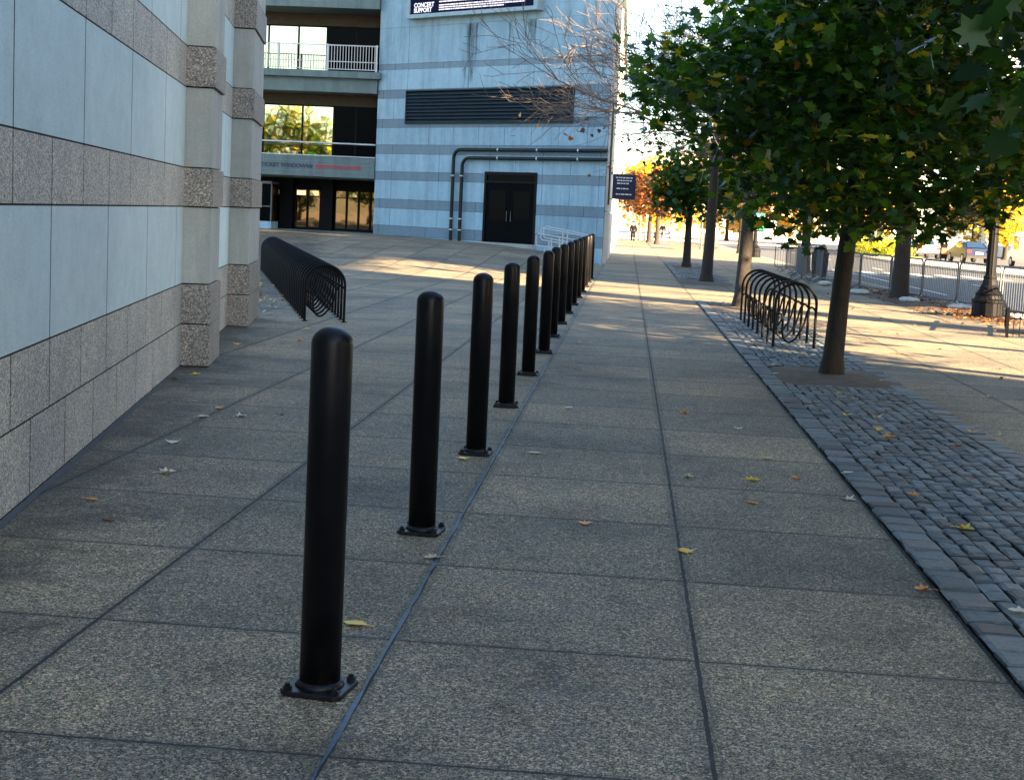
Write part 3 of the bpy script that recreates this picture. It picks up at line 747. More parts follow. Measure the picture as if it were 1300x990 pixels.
def make_hoop(W, Hh, label, group, loc, rz):
    t = thing('bike_hoop', label, 'bike rack', loc, rz, group)
    a, b = hoop_paths(W, Hh, .022)
    m = MB(); m.tube(a, .0205, 10); m.build('hoop', M['iron'], t)
    m = MB(); m.tube([tuple(p) for p in b], .0155, 8); m.build('lock_loop', M['iron'], t)
    m = MB()
    for s in (-1, 1): m.lathe([(.05, .0045), (.05, .012), (.026, .016)], 12, (s*W/2, 0, 0))
    m.build('foot_flange', M['iron'], t)
    return t
GR = 'black bike hoops on the cobbles'
names8 = ['nearest', 'second nearest', 'third nearest', 'fourth nearest', 'fourth from the far end', 'third from the far end', 'second from the far end', 'farthest']
h0 = make_hoop(.57, .93, 'black curled bike hoop on the cobbles, nearest of the eight beside the tree', GR, (2.42, 19.95, 0), 0)
for i in range(1, 8):
    dup(h0, (2.42-.004*i, 19.95+.77*i, 0), math.radians(rnd.uniform(-2, 2)), 'black bike hoop on the cobbles, %s of eight' % names8[i], GR)
GL = 'black bike hoops packed along the left wall'
ldir = Vector((-4.76, 15.41)).normalized(); n_l = 35
h1 = None
def ord_(i): return ['first', 'second', 'third', 'fourth', 'fifth', 'sixth'][i]
for i in range(n_l):
    d = 16.1*i/(n_l-1); x = -4.42+ldir.x*d; y = 20.35+ldir.y*d
    if i < 6: lab = 'black curled bike hoop, %s from the near end of the long left rack' % ord_(i)
    elif i >= n_l-4: lab = 'black curled bike hoop, %s from the far end of the long left rack' % ord_(n_l-1-i)
    else: lab = 'black bike hoop packed tightly in the middle of the long rack beyond the left wall'
    rz = math.radians(13)
    if h1 is None: h1 = make_hoop(.58, .84, lab, GL, (x, y, 0), rz)
    else: dup(h1, (x, y, gz(x, y)), rz+math.radians(rnd.uniform(-1, 1)), lab, GL)

# ------------------------------------------------------------------ leaves / foliage
def star_template(kind='maple'):
    if kind == 'maple':
        out = [(0, -.5), (.10, -.22), (.36, -.34), (.28, -.10), (.52, .06), (.22, .16), (.26, .30), (.0, .56), (-.26, .30), (-.22, .16), (-.52, .06), (-.28, -.10), (-.36, -.34), (-.10, -.22)]
    else:
        out = [(0, -.5), (.3, -.1), (.22, .3), (0, .52), (-.22, .3), (-.3, -.1)]
    return np.array([(0, -.02, .0)]+[(x, y, -.22*(x*x+y*y)) for x, y in out]), len(out)
def leaf_mesh(name, centers, size, cols, seed, mat, parent=None, kind='maple', droop=.5):
    r = np.random.default_rng(seed); tpl, m = star_template(kind); N = len(centers); K = m+1
    az = r.uniform(0, 2*PI, N); tilt = r.normal(droop, .55, N); roll = r.uniform(0, 2*PI, N)
    sz = size*r.uniform(.65, 1.25, N)
    cr, sr = np.cos(roll), np.sin(roll)
    x = tpl[None, :, 0]*cr[:, None]-tpl[None, :, 1]*sr[:, None]; y = tpl[None, :, 0]*sr[:, None]+tpl[None, :, 1]*cr[:, None]; z = np.repeat(tpl[None, :, 2], N, 0)*r.uniform(-1.5, 2.5, N)[:, None]
    ct, st = np.cos(tilt)[:, None], np.sin(tilt)[:, None]
    y2 = y*ct-z*st; z2 = y*st+z*ct
    ca, sa = np.cos(az)[:, None], np.sin(az)[:, None]
    X = x*ca-y2*sa; Y = x*sa+y2*ca
    V = np.stack([X, Y, z2], -1)*sz[:, None, None]+centers[:, None, :]
    base = (np.arange(N)*K)[:, None]; k = np.arange(m)
    tri = np.stack([np.zeros(m, int), 1+k, 1+(k+1) % m], -1)
    F = (base[:, None, :]+tri[None]).reshape(-1, 3)
    me = bpy.data.meshes.new(name); me.vertices.add(N*K); me.vertices.foreach_set('co', V.astype(np.float32).ravel())
    me.loops.add(len(F)*3); me.loops.foreach_set('vertex_index', F.astype(np.int32).ravel())
    me.polygons.add(len(F)); me.polygons.foreach_set('loop_start', np.arange(0, len(F)*3, 3, dtype=np.int32)); me.polygons.foreach_set('loop_total', np.full(len(F), 3, np.int32))
    me.update(calc_edges=True)
    at = me.color_attributes.new('tint', 'FLOAT_COLOR', 'POINT')
    C = np.repeat(np.concatenate([cols, np.ones((N, 1))], 1)[:, None, :], K, 1)
    at.data.foreach_set('color', C.astype(np.float32).ravel())
    me.materials.append(mat); o = bpy.data.objects.new(name, me); COL.objects.link(o)
    if parent: o.parent = parent
    return o
GREEN = [((.018, .060, .010), .5), ((.045, .105, .010), .3), ((.009, .038, .016), .14), ((.30, .25, .015), .045), ((.14, .06, .015), .008)]
MIXED = [((.03, .07, .015), .5), ((.08, .11, .02), .25), ((.35, .25, .02), .15), ((.28, .11, .02), .10)]
YELL = [((.55, .36, .03), .5), ((.45, .40, .05), .25), ((.45, .2, .03), .15), ((.15, .18, .03), .1)]
RUST = [((.05, .015, .01), .45), ((.13, .04, .015), .35), ((.05, .05, .015), .15), ((.35, .16, .03), .1)]
def pick(pal, N, r):
    p = np.array([w for _, w in pal]); p = p/p.sum(); idx = r.choice(len(pal), N, p=p)
    c = np.array([k for k, _ in pal])[idx]; return c*r.uniform(.65, 1.35, (N, 1))
def crown_centers(c, rad, n, clump, sig, seed, cut=None, hollow=.35):
    r = np.random.default_rng(seed); nc = max(6, n//clump); cc = []
    while len(cc) < nc:
        p = r.uniform(-1, 1, 3); d = np.linalg.norm(p)
        if d > 1 or d < hollow*r.uniform(0, 1): continue
        q = np.array(c)+p*np.array(rad)
        if cut and not cut(q): continue
        cc.append(q)
    cc = np.array(cc); i = r.integers(0, nc, n)
    P = cc[i]+r.normal(0, 1, (n, 3))*sig*np.array([1, 1, .7])
    if cut: P = P[[bool(cut(q-np.array([0, 0, -.22*r.random()])+r.normal(0, .12, 3))) for q in P]]
    return P, cc
def trunk_and_limbs(root, trunk_pts, trunk_r, tips, seed, mat, nlimb=30, sub=2):
    m = MB(); m.tube(trunk_pts, trunk_r, 14)
    # root flare
    m.build('trunk', mat, root)
    r = random.Random(seed); b = MB(); top = Vector(trunk_pts[-1]); fork = Vector(trunk_pts[-2]); rt = trunk_r[-1]
    tl = [Vector(t) for t in tips]; r.shuffle(tl)
    for t in tl[:nlimb]:
        f = r.random(); s = fork.lerp(top, f); mid = s.lerp(t, .5)+Vector((r.uniform(-.2, .2), r.uniform(-.2, .2), r.uniform(.0, .35)))
        pts = []
        for k in range(7):
            u = k/6; pts.append(s*(1-u)**2+mid*2*u*(1-u)+t*u*u)
        b.tube(pts, [rt*.55*(1-.85*k/6) for k in range(7)], 6)
        for _ in range(sub):
            o = r.choice(tl); k = r.randint(2, 5)
            if (o-pts[k]).length < 1.6: b.tube([pts[k], pts[k].lerp(o, .5)+Vector((0, 0, .08)), o], [rt*.18, rt*.12, rt*.05], 5)
    b.build('limbs', mat, root)
def leafy_tree(name, label, x, y, crown_c, rad, n, size, seed, pal, trunk_h, r0, clump=45, sig=.33, group=None, cut=None, kind='maple', lean=(0, 0), z0=0, mat=None, droop=.5):
    root = thing(name, label, 'tree', (x, y, z0), 0, group)
    c = (crown_c[0], crown_c[1], crown_c[2])
    lc = None
    if cut: lc = lambda q: cut(q[0]+x, q[1]+y, q[2])
    P, cc = crown_centers(c, rad, n, clump, sig, seed, lc)
    r = np.random.default_rng(seed+1)
    leaf_mesh('crown', P, size, pick(pal, len(P), r), seed+2, M['leaf'], root, kind, droop)
    lx, ly = lean; H_ = trunk_h
    tp2 = [(0, 0, -.05), (0, 0, .06), (lx*.05, ly*.05, .25), (lx*.3, ly*.3, H_*.4), (lx*.7, ly*.7, H_*.75), (lx, ly, H_), (lx*1.2+.05, ly*1.2, H_+rad[2]*.8)]
    trunk_and_limbs(root, tp2, [r0*1.75, r0*1.45, r0*1.15, r0, r0*.92, r0*.85, r0*.25], cc, seed, mat or M['bark'])
    return root
GT = 'street trees in the cobbled strip'
# tree A (nearest visible trunk)
leafy_tree('maple_tree', 'leafy green maple rising from the soil patch in front of the cobbled bike rack', 2.45, 16.4, (.0, -.3, 4.3), (3.05, 2.9, 3.2), 25000, .145, 21, GREEN, 2.3, .105, 75, .30, GT, lean=(.12, 0),
           cut=lambda x, y, z: z > 1.7+.36*max(0, abs(x-2.3)-1.0)+(.75 if x < 1.15 else 0) and x > -.1+1.35*max(0, z-3.55))
# near tree, trunk outside the frame at the right
leafy_tree('maple_tree', 'dark maple crown with large leaves overhanging the top right corner', 3.2, 5.6, (.0, .2, 4.1), (2.6, 2.6, 2.3), 14000, .155, 31, [((.010, .036, .010), .6), ((.018, .055, .010), .35), ((.16, .13, .012), .02)], 2.6, .12, 60, .27, GT,
           cut=lambda x, y, z: (x-.15*y) > .08 and z > 2.02 and y > 4.5 and (y < 9) and not (z < 2.25 and x < 1.6))
# street side trees
GS = 'trees along the kerb'
leafy_tree('street_tree', 'dark green kerbside tree with its trunk behind the steel barriers', 7.05, 36.6, (0, 0, 6.0), (3.6, 4.2, 4.2), 13000, .2, 41, GREEN+[((.3, .2, .02), .06)], 3.0, .20, 60, .4, GS, cut=lambda x, y, z: z > 3.2)
leafy_tree('street_tree', 'kerbside tree outside the frame at the right, beside the tree guard', 10.5, 18.5, (.2, 0, 4.6), (2.9, 3.2, 1.5), 5000, .2, 43, MIXED, 3.0, .17, 40, .4, GS, cut=lambda x, y, z: z > 3.3)
leafy_tree('street_tree', 'unseen kerbside tree added at the right to shade the near pavement', 9.9, 14.0, (.2, 0, 5.2), (3.2, 4.6, 2.5), 5000, .3, 49, MIXED, 3.0, .17, 40, .4, GS, kind='oval', cut=lambda x, y, z: z > 3.3)  # put in out of view so its crown blocks the low sun
leafy_tree('street_tree', 'kerbside tree standing among the farther barriers', 6.9, 55, (0, 0, 5.8), (3.1, 3.6, 3.6), 5000, .3, 45, MIXED, 2.8, .18, 40, .5, GS, cut=lambda x, y, z: z > 2.3, kind='oval')
leafy_tree('street_tree', 'small rusty kerbside tree far down the street', 7.0, 88, (0, 0, 5.5), (3.0, 3.5, 3.2), 3000, .36, 47, RUST, 2.6, .16, 40, .5, GS, cut=lambda x, y, z: z > 2.3, kind='oval')
# trees D and beyond
leafy_tree('maple_tree', 'green tree beyond the bare ones with a forked slim trunk', 2.3, 54, (.35, 0, 3.2), (1.7, 2.2, 1.5), 3200, .26, 51, GREEN, 2.2, .14, 40, .35, GT, kind='maple', cut=lambda x, y, z: z > 1.95)
leafy_tree('maple_tree', 'dark rusty tree far along the walk, nearer of two thin trunks', 2.2, 106, (-.4, 0, 3.7), (2.6, 3.0, 1.9), 3000, .34, 53, RUST, 2.6, .17, 40, .4, GT, kind='oval', cut=lambda x, y, z: z > 2.3)
leafy_tree('maple_tree', 'dark rusty tree far along the walk, farther of two thin trunks', 1.75, 116, (0, 0, 3.8), (2.4, 3.0, 1.9), 2600, .34, 55, RUST, 2.6, .17, 40, .4, GT, kind='oval', cut=lambda x, y, z: z > 2.3)
# bare trees B and C
def bare_tree(label, x, y, seed, spread, r0, th, leaves):
    root = thing('bare_tree', label, 'tree', (x, y, 0), 0, GT); r = random.Random(seed)
    m = MB(); m.tube([(0, 0, -.05), (0, 0, .08), (0, 0, .3), (.03, 0, th*.5), (.05, 0, th), (.02, 0, th*1.9), (.05, .05, th*3.0)], [r0*1.9, r0*1.5, r0*1.15, r0, r0*.9, r0*.6, r0*.15], 12)
    m.build('trunk', M['bark'], root)
    br = MB(); tips = []
    def grow(p, d, L, rad, lvl):
        n = 4; pts = [p]; q = p.copy(); dd = d.copy()
        for _ in range(n):
            dd = (dd+Vector((r.gauss(0, .13), r.gauss(0, .13), r.gauss(.02, .09)))).normalized(); q = q+dd*L/n; pts.append(q.copy())
        br.tube(pts, [max(rad*(1-.6*k/n), .006) for k in range(n+1)], 5 if lvl < 2 else 3, cap=False)
        if lvl >= 4: tips.append(q); return
        if q.z < (3.6 if spread < 5 else 2.9): return
        kids = {0: 5, 1: 5, 2: 4, 3: 3}[lvl]
        for i in range(kids):
            k = r.randint(1, n) if i else n; b = pts[k]
            ax = dd.cross(Vector((r.gauss(0, 1), r.gauss(0, 1), r.gauss(0, 1)))).normalized()
            nd = (Matrix.Rotation(r.uniform(.35, .85), 3, ax) @ dd)
            nd.z += .06 if lvl < 2 else .0; nd.normalize()
            grow(b, nd, L*r.uniform(.55, .85), rad*.5, lvl+1)
    for i in range(9 if spread > 5 else 7):
        a = 2*PI*i/13*2.4+r.uniform(-.3, .3); z = th+r.uniform(-.1, 1)*1.0+i*.24
        grow(Vector((.03, 0, z)), Vector((math.cos(a)*1., math.sin(a), r.uniform(.15, .75))).normalized(), spread*r.uniform(.42, .56), r0*.36, 0)
    br.build('branches', M['twig'], root)
    if leaves:
        rg = np.random.default_rng(seed); T = np.array([tuple(t) for t in tips if leaves[1](t)]); T = T[rg.integers(0, len(T), leaves[0])]+rg.normal(0, .12, (leaves[0], 3))
        leaf_mesh('remaining_leaves', T, .19, pick(leaves[2], len(T), rg), seed, M['leaf'], root, 'maple')
bare_tree('nearly bare tree just behind the cobbled bike rack, a few yellow leaves left', 2.4, 29, 3, 4.4, .135, 2.6, (420, lambda t: t.x > -1.2 and t.z < 6, YELL))
bare_tree('bare brown twiggy tree reaching over the walk in front of the stone block', 2.35, 41, 8, 5.01, .15, 2.8, (160, lambda t: t.z < 4.5, RUST))

# ------------------------------------------------------------------ far background trees and buildings
GF = 'yellow trees beyond the far crossing'
ft = [(-14, 150, 'first from the left'), (-5.5, 156, 'second from the left'), (3, 150, 'third from the left'), (11, 158, 'fourth from the left'), (19, 152, 'fifth from the left'), (27, 160, 'sixth from the left'), (36, 150, 'seventh from the left'), (45, 158, 'rightmost')]
for i, (x, y, w) in enumerate(ft):
    leafy_tree('autumn_tree', 'bright yellow autumn tree beyond the far crossing, %s' % w, x, y, (0, 0, 4.6), (4.6, 4, 3.9), 2600, .55, 60+i*3, YELL, 2.0, .2, 30, .6, GF, kind='oval', cut=lambda x, y, z: z > .7)
leafy_tree('autumn_tree', 'orange yellow tree behind the parked cars by the white building', 31, 118, (0, 0, 4.6), (2.6, 3, 3.6), 2600, .4, 95, YELL, 2.0, .2, 30, .5, None, kind='oval', cut=lambda x, y, z: z > 1.2)
leafy_tree('autumn_tree', 'yellow tree on the grass verge of the traffic island', 19.2, 112, (0, 0, 3.8), (2.2, 3, 2.2), 2200, .36, 97, YELL, 2.0, .15, 30, .4, None, kind='oval', cut=lambda x, y, z: z > 1.6)
# low shrubs on the verge
P, cc = crown_centers((19, 107, .5), (1.7, 6.5, .9), 5000, 40, .25, 77, lambda q: q[2] > .1)
tag(leaf_mesh('verge_shrubs', P, .2, pick([((.2, .24, .03), .6), ((.4, .34, .03), .4)], len(P), np.random.default_rng(5)), 5, M['leaf'], None, 'oval'), 'yellow green ground cover shrubs on the traffic island', 'shrubs', kind='stuff')
# trees behind the camera, seen only in the window reflections
for i, (x, y) in enumerate(((-44, -34), (-37, -30), (-30, -36))):
    leafy_tree('reflected_tree', 'yellow green tree mirrored in the entrance glazing, %s of three' % ('left', 'middle', 'right')[i], x, y, (0, 0, 7.2), (4.2, 3.6, 5.6), 6500, .5, 120+i*3, [((.4, .3, .03), .22), ((.02, .07, .03), .78)], 3, .25, 30, .6, 'trees mirrored in the glazing', kind='oval', z0=0)
def block(name, label, x0, x1, y0, y1, h, mat, floors, bays, faces, z0=-.15, roof=True, glz=None):
    t = thing(name, label, 'building', ((x0+x1)/2, (y0+y1)/2, 0)); cx, cy = (x0+x1)/2, (y0+y1)/2
    m = MB(); m.box(x0-cx, x1-cx, y0-cy, y1-cy, z0, h); m.build('walls', mat, t)
    m = MB(); m.box(x0-cx-.3, x1-cx+.3, y0-cy-.3, y1-cy+.3, h+.002, h+.6); m.build('cornice', M['kerb'], t)
    fh = (h-1)/floors
    for face in faces:
        for f in range(floors):
            for b in range(bays):
                u0 = (b+.25)/bays; u1 = (b+.75)/bays; z = 1+f*fh
                m = MB()
                if face == 'S': m.box(x0-cx+(x1-x0)*u0, x0-cx+(x1-x0)*u1, y0-cy-.04, y0-cy-.004, z, z+fh*.6)
                if face == 'W': m.box(x0-cx-.04, x0-cx-.004, y0-cy+(y1-y0)*u0, y0-cy+(y1-y0)*u1, z, z+fh*.6)
                if face == 'E': m.box(x1-cx+.004, x1-cx+.04, y0-cy+(y1-y0)*u0, y0-cy+(y1-y0)*u1, z, z+fh*.6)
                if face == 'N': m.box(x0-cx+(x1-x0)*u0, x0-cx+(x1-x0)*u1, y1-cy+.004, y1-cy+.04, z, z+fh*.6)
                m.build('window', glz or M['glass'], t)
    return t
block('stone_building', 'pale stone building behind the yellow trees at the end of the walk', -40, -4, 172, 190, 16, M['far_stone'], 4, 9, 'S')
block('stone_building', 'long pale building behind the yellow trees right of the walk', 6, 40, 196, 212, 11, M['far_stone'], 3, 10, 'S')
block('white_building', 'white building behind the parked cars at the right edge', 36, 60, 128, 150, 14, panel_mat('white_stucco', (.75, .72, .66), .8, .95), 3, 5, 'SW')
# unseen blocks and bridges added across the street, shaped to cut sun into strips
GA0, GA1, GB0, GB1 = -9., .8, 2.4, 8.0
def skew_block(label, ya, yb, h, bays, fl=8):
    t = thing('shade_block', label+', unseen, added to block sun', 'building', (40, (ya+yb)/2, 0)); cy = (ya+yb)/2
    m = MB(); m.prism([(0, ya-cy), (12, ya-cy-9), (12, yb-cy-9), (0, yb-cy)], -.15, h); m.build('walls', M['occl'], t)
    m = MB(); m.prism([(-.2, ya-cy), (12, ya-cy-9), (12, yb-cy-9), (-.2, yb-cy)], h+.002, h+.6); m.build('cornice', M['kerb'], t)
    for f in range(fl):
        for b in range(bays):
            m = MB(); w = (yb-ya)/bays; m.box(-.04, -.004, ya-cy+w*(b+.25), ya-cy+w*(b+.75), 1+f*3.9, 3.6+f*3.9); m.build('window', M['glass'], t)
HB = 34
skew_block('long brick office block across the street behind the camera', -64, GA0, HB, 12)
skew_block('narrow brick tower across the street between two gaps', GA1, GB0, HB, 1)  # narrow tower put in to split the sun into two strips
skew_block('low brick wing between the tower and the far block', GB1, 16.5, 20.7, 3, 5)  # added low wing lets sun reach tree crowns while the ground stays shaded
skew_block('long brick office block across the street farther along', 16.52, 42, HB, 6)
for (y0, y1, z0, lab) in ((GA0+.02, GA1-.02, 17.8, 'covered bridge joining the near office block and the narrow tower'), (GB0+.02, GB1-.02, 20.6, 'covered bridge joining the narrow tower and the low wing')):  # bridges added over the gaps to end the sun strips
    t = thing('shade_bridge', lab+', unseen, added to block sun', 'bridge', (41.5, (y0+y1)/2, z0)); d = (y1-y0)/2
    m = MB(); m.prism([(-1.4, -d), (1.4, -d-2.1), (1.4, d-2.1), (-1.4, d)], 0, HB-1-z0); m.build('blocker_body', M['occl'], t)
    m = MB(); m.box(-1.44, -1.405, -d+.4, d-.4, 1.2, 3); m.build('window', M['glass'], t)

# ------------------------------------------------------------------ barriers
def make_barrier(label, loc, rz):
    t = thing('crowd_barrier', label, 'barrier', loc, rz, 'steel crowd barriers by the kerb'); L = 2.22; z0, z1 = .16, 1.08
    pts = []; r_ = .1
    for (cx, cz, a0) in ((L/2-r_, z1-r_, 0), (-L/2+r_, z1-r_, 90), (-L/2+r_, z0+r_, 180), (L/2-r_, z0+r_, 270)):
        for k in range(4):
            a = math.radians(a0+k*30); pts.append((cx+r_*math.cos(a), 0, cz+r_*math.sin(a)))
    pts.append(pts[0]); m = MB(); m.tube(pts, .019, 8, cap=False); m.build('frame', M['dark_steel'], t)
    m = MB(); n = 19
    for i in range(1, n+1):
        x = -L/2+L*i/(n+1); m.tube([(x, 0, z0), (x, 0, z1)], .007, 5, cap=False)
    m.build('infill_bars', M['dark_steel'], t)
    for s in (-1, 1):
        m = MB(); x = s*(L/2-.25); m.tube([(x, -.28, .02), (x, -.2, .05), (x, 0, .18), (x, .2, .05), (x, .28, .02)], .017, 6); m.build('foot', M['dark_steel'], t)
    return t
chain = [(9.15, 26.9), (8.7, 29.2), (8.25, 31.5), (7.85, 33.8), (7.5, 36.1), (7.1, 38.4), (6.75, 40.7), (6.5, 43.0), (6.35, 45.3), (6.25, 47.6), (6.2, 49.9), (6.2, 52.2), (6.2, 54.5)]
bar0 = None; k = 0
wr = ['first', 'second', 'third', 'fourth', 'fifth', 'sixth', 'seventh', 'eighth', 'ninth', 'tenth', 'eleventh', 'twelfth', 'thirteenth', 'fourteenth', 'fifteenth', 'sixteenth']
def add_bar(cx, cy, rz, lab=None):
    global bar0, k
    lab = lab or ('steel crowd barrier by the kerb, %s in the line from the lamp post' % wr[k]); k += 1
    if bar0 is None: bar0 = make_barrier(lab, (cx, cy, 0), rz)
    else: dup(bar0, (cx, cy, 0), rz, lab)
for i, (a, b) in enumerate(zip(chain, chain[1:])):
    rz = math.atan2(b[1]-a[1], b[0]-a[0])+math.radians([0, 0, 0, 0, 0, 3, -3, 10, -6, 12, -8, 4][i])
    add_bar((a[0]+b[0])/2, (a[1]+b[1])/2, rz)
add_bar(6.9, 56.4, math.radians(20), 'steel crowd barrier turned across the pavement beyond the line')
add_bar(5.6, 44.8, math.radians(80), 'steel crowd barrier stacked on the pavement side of the line')
add_bar(5.75, 46.8, math.radians(86), 'steel crowd barrier leaning beside the stacked one')
for i in range(6):
    add_bar(5.8-.1*i+.2, 96+i*2.4, math.radians(94), 'distant steel barrier, %s of six past the green sign' % wr[i])
# sandbags on the barrier feet
for i, (x, y, lab) in enumerate(((7.05, 35.3, 'pale sandbag at the foot of the dark kerbside trunk'), (7.75, 33.0, 'pale sandbag between the trunk and the lamp post'), (6.35, 38.6, 'pale sandbag on the barrier foot left of the dark trunk'), (8.3, 30.3, 'pale sandbag just behind the lamp post base'), (6.1, 43.4, 'pale sandbag under the stacked barriers'))):
    m = MB(); r = random.Random(i); n = 14; vs = []
    for j in range(7):
        ph = -PI/2+PI*j/6
        for q in range(n):
            a = 2*PI*q/n; w = math.cos(ph)
            vs.append((.3*math.copysign(abs(w*math.cos(a))**.7, math.cos(a))*r.uniform(.93, 1.05), .17*math.copysign(abs(w*math.sin(a))**.8, math.sin(a)), .075+.075*math.sin(ph)*r.uniform(.9, 1.1)))
    m.add(vs, [(j*n+q, j*n+(q+1) % n, (j+1)*n+(q+1) % n, (j+1)*n+q) for j in range(6) for q in range(n)], 0, True)
    o = m.build('sandbag', M['bag']); o.location = (x, y, .0); o.rotation_euler = (0, 0, r.uniform(0, 3)); tag(o, lab, 'sandbag', 'sandbags weighing the barriers')

# ------------------------------------------------------------------ lamp posts
def lamp(label, x, y, h=4.9):
    t = thing('street_lamp', label, 'street lamp', (x, y, 0), 0, 'black cast iron street lamps')
    m = MB(); prof = [(.36, 0), (.36, .06), (.335, .08), (.33, .34), (.35, .36), (.35, .40), (.29, .43), (.27, .50), (.29, .52), (.25, .56), (.2, .62), (.205, .66), (.165, .72), (.15, .8), (.135, .84), (.14, .87), (.118, .92)]
    m.lathe(prof, 16, smooth=False); m.build('base', M['iron'], t)
    m = MB(); vs = []; n = 24
    for i in range(9):
        z = .9+(h-.9)*i/8; R_ = .112-.035*i/8
        for q in range(n):
            a = 2*PI*q/n; rr = R_*(1-.07*(q % 2)); vs.append((rr*math.cos(a), rr*math.sin(a), z))
    m.add(vs, [(j*n+q, j*n+(q+1) % n, (j+1)*n+(q+1) % n, (j+1)*n+q) for j in range(8) for q in range(n)], 0)
    m.build('pole', M['iron'], t)
    m = MB(); m.lathe([(.07, 0), (.13, .05), (.1, .12), (.2, .3), (.23, .5), (.19, .72), (.08, .86), (.03, .9), (.03, 1.0), (.003, 1.06)], 16, (0, 0, h)); m.build('lamp_head', plain('milky_lamp_glass', (.7, .7, .66), .3), t)
    return t
l0 = lamp('black cast iron lamp post with stepped base in front of the barriers', 7.62, 30.0)
dup(l0, (7.1, 79, 0), 0, 'distant black lamp post with a wide base beside the green sign')
gs = thing('green_sign', 'small green sign in two plates on the distant lamp post', 'sign', (7.1, 78.8, 1.5))
m = MB(); m.box(-.42, .42, -.02, .01, .5, .95); m.build('plate', M['green_sign'], gs)
m = MB(); m.box(-.3, .48, -.02, .01, .02, .42); m.build('plate', M['green_sign'], gs)
m = MB()
for z in (.62, .78, .14, .27): m.box(-.25, .3, -.026, -.022, z, z+.05)
m.build('lettering', M['textwhite'], gs)
# far thin poles near the people
for i, (x, y, lab) in enumerate(((1.05, 128, 'thin dark pole left of the two rusty trees'), (1.6, 131, 'thin pale pole right beside the rusty trunks'), (5.0, 96, 'dark thin pole in front of the yellow trees'), (6.1, 104, 'dark pole behind the farther barriers'))):
    t = thing('thin_pole', lab, 'pole', (x, y, 0)); m = MB(); m.tube([(0, 0, -.13), (0, 0, 3.4)], .06, 8); m.build('shaft', M['dark_steel'], t); m = MB(); m.lathe([(.12, -.13), (.12, .1), (.06, .2)], 10); m.build('foot', M['dark_steel'], t)
# trash can
tc = thing('litter_bin', 'round dark litter bin among the farther barriers', 'bin', (7.0, 51.5, 0))
m = MB(); m.lathe([(.24, 0), (.27, .05), (.31, .8), (.33, .82), (.33, .88), (.28, .9)], 20); m.build('body', M['iron'], tc)
m = MB(); m.lathe([(.27, .9), (.24, 1.0), (.12, 1.06), (.11, 1.0)], 20); m.build('lid', M['iron'], tc)
# street box with orange front, across the street
sb = thing('news_box', 'small dark street box with an orange front across the road', 'street box', (21.4, 97, 0))
m = MB(); m.box(-.22, .22, -.2, .2, .15, 1.15); m.build('body', M['iron'], sb, bevel=.02)
m = MB(); m.box(-.17, .17, -.215, -.203, .45, .85); m.build('front_panel', plain('orange_panel', (.6, .14, .04), .5), sb)
m = MB(); m.tube([(0, 0, 1.15), (0, 0, 1.8)], .03, 8); m.box(-.16, .16, -.02, .02, 1.45, 1.75); m.build('top_plate', M['textwhite'], sb)
m = MB()
for sx_ in (-.17, .17): m.box(sx_-.03, sx_+.03, -.15, .15, 0, .15)
m.build('feet', M['iron'], sb)
# low tree guard fence at the right edge
tg = thing('tree_guard', 'low black iron tree guard with looped top at the right edge', 'fence', (6.6, 24.6, 0), math.radians(-14))
m = MB(); m.box(0, 2.6, -.012, .012, .08, .105); m.box(0, 2.6, -.012, .012, .32, .345); m.box(0, 2.6, -.015, .015, .43, .46); m.build('rail', M['iron'], tg)
m = MB(); x = .0
while x <= 2.6: m.box(x-.008, x+.008, -.008, .008, .03 if (round(x/.1) % 2) else .03, .43); x += .1
m.build('pickets', M['iron'], tg)
m = MB(); x = .1
while x < 2.6:
    m.tube([(x+.042*math.cos(a*PI/6), 0, .388+.042*math.sin(a*PI/6)) for a in range(13)], .006, 5, cap=False); x += .1
m.build('ring', M['iron'], tg)
for x in (0, 2.6):
    m = MB(); m.box(x-.025, x+.025, -.025, .025, 0, .52); m.build('post', M['iron'], tg)
m = MB(); m.box(-.012, .012, .03, 3.2, .08, .105); m.box(-.012, .012, .03, 3.2, .43, .46)
y = .13
while y < 3.2: m.box(-.008, .008, y-.008, y+.008, .03, .43); y += .1
m.build('side_panel', M['iron'], tg)

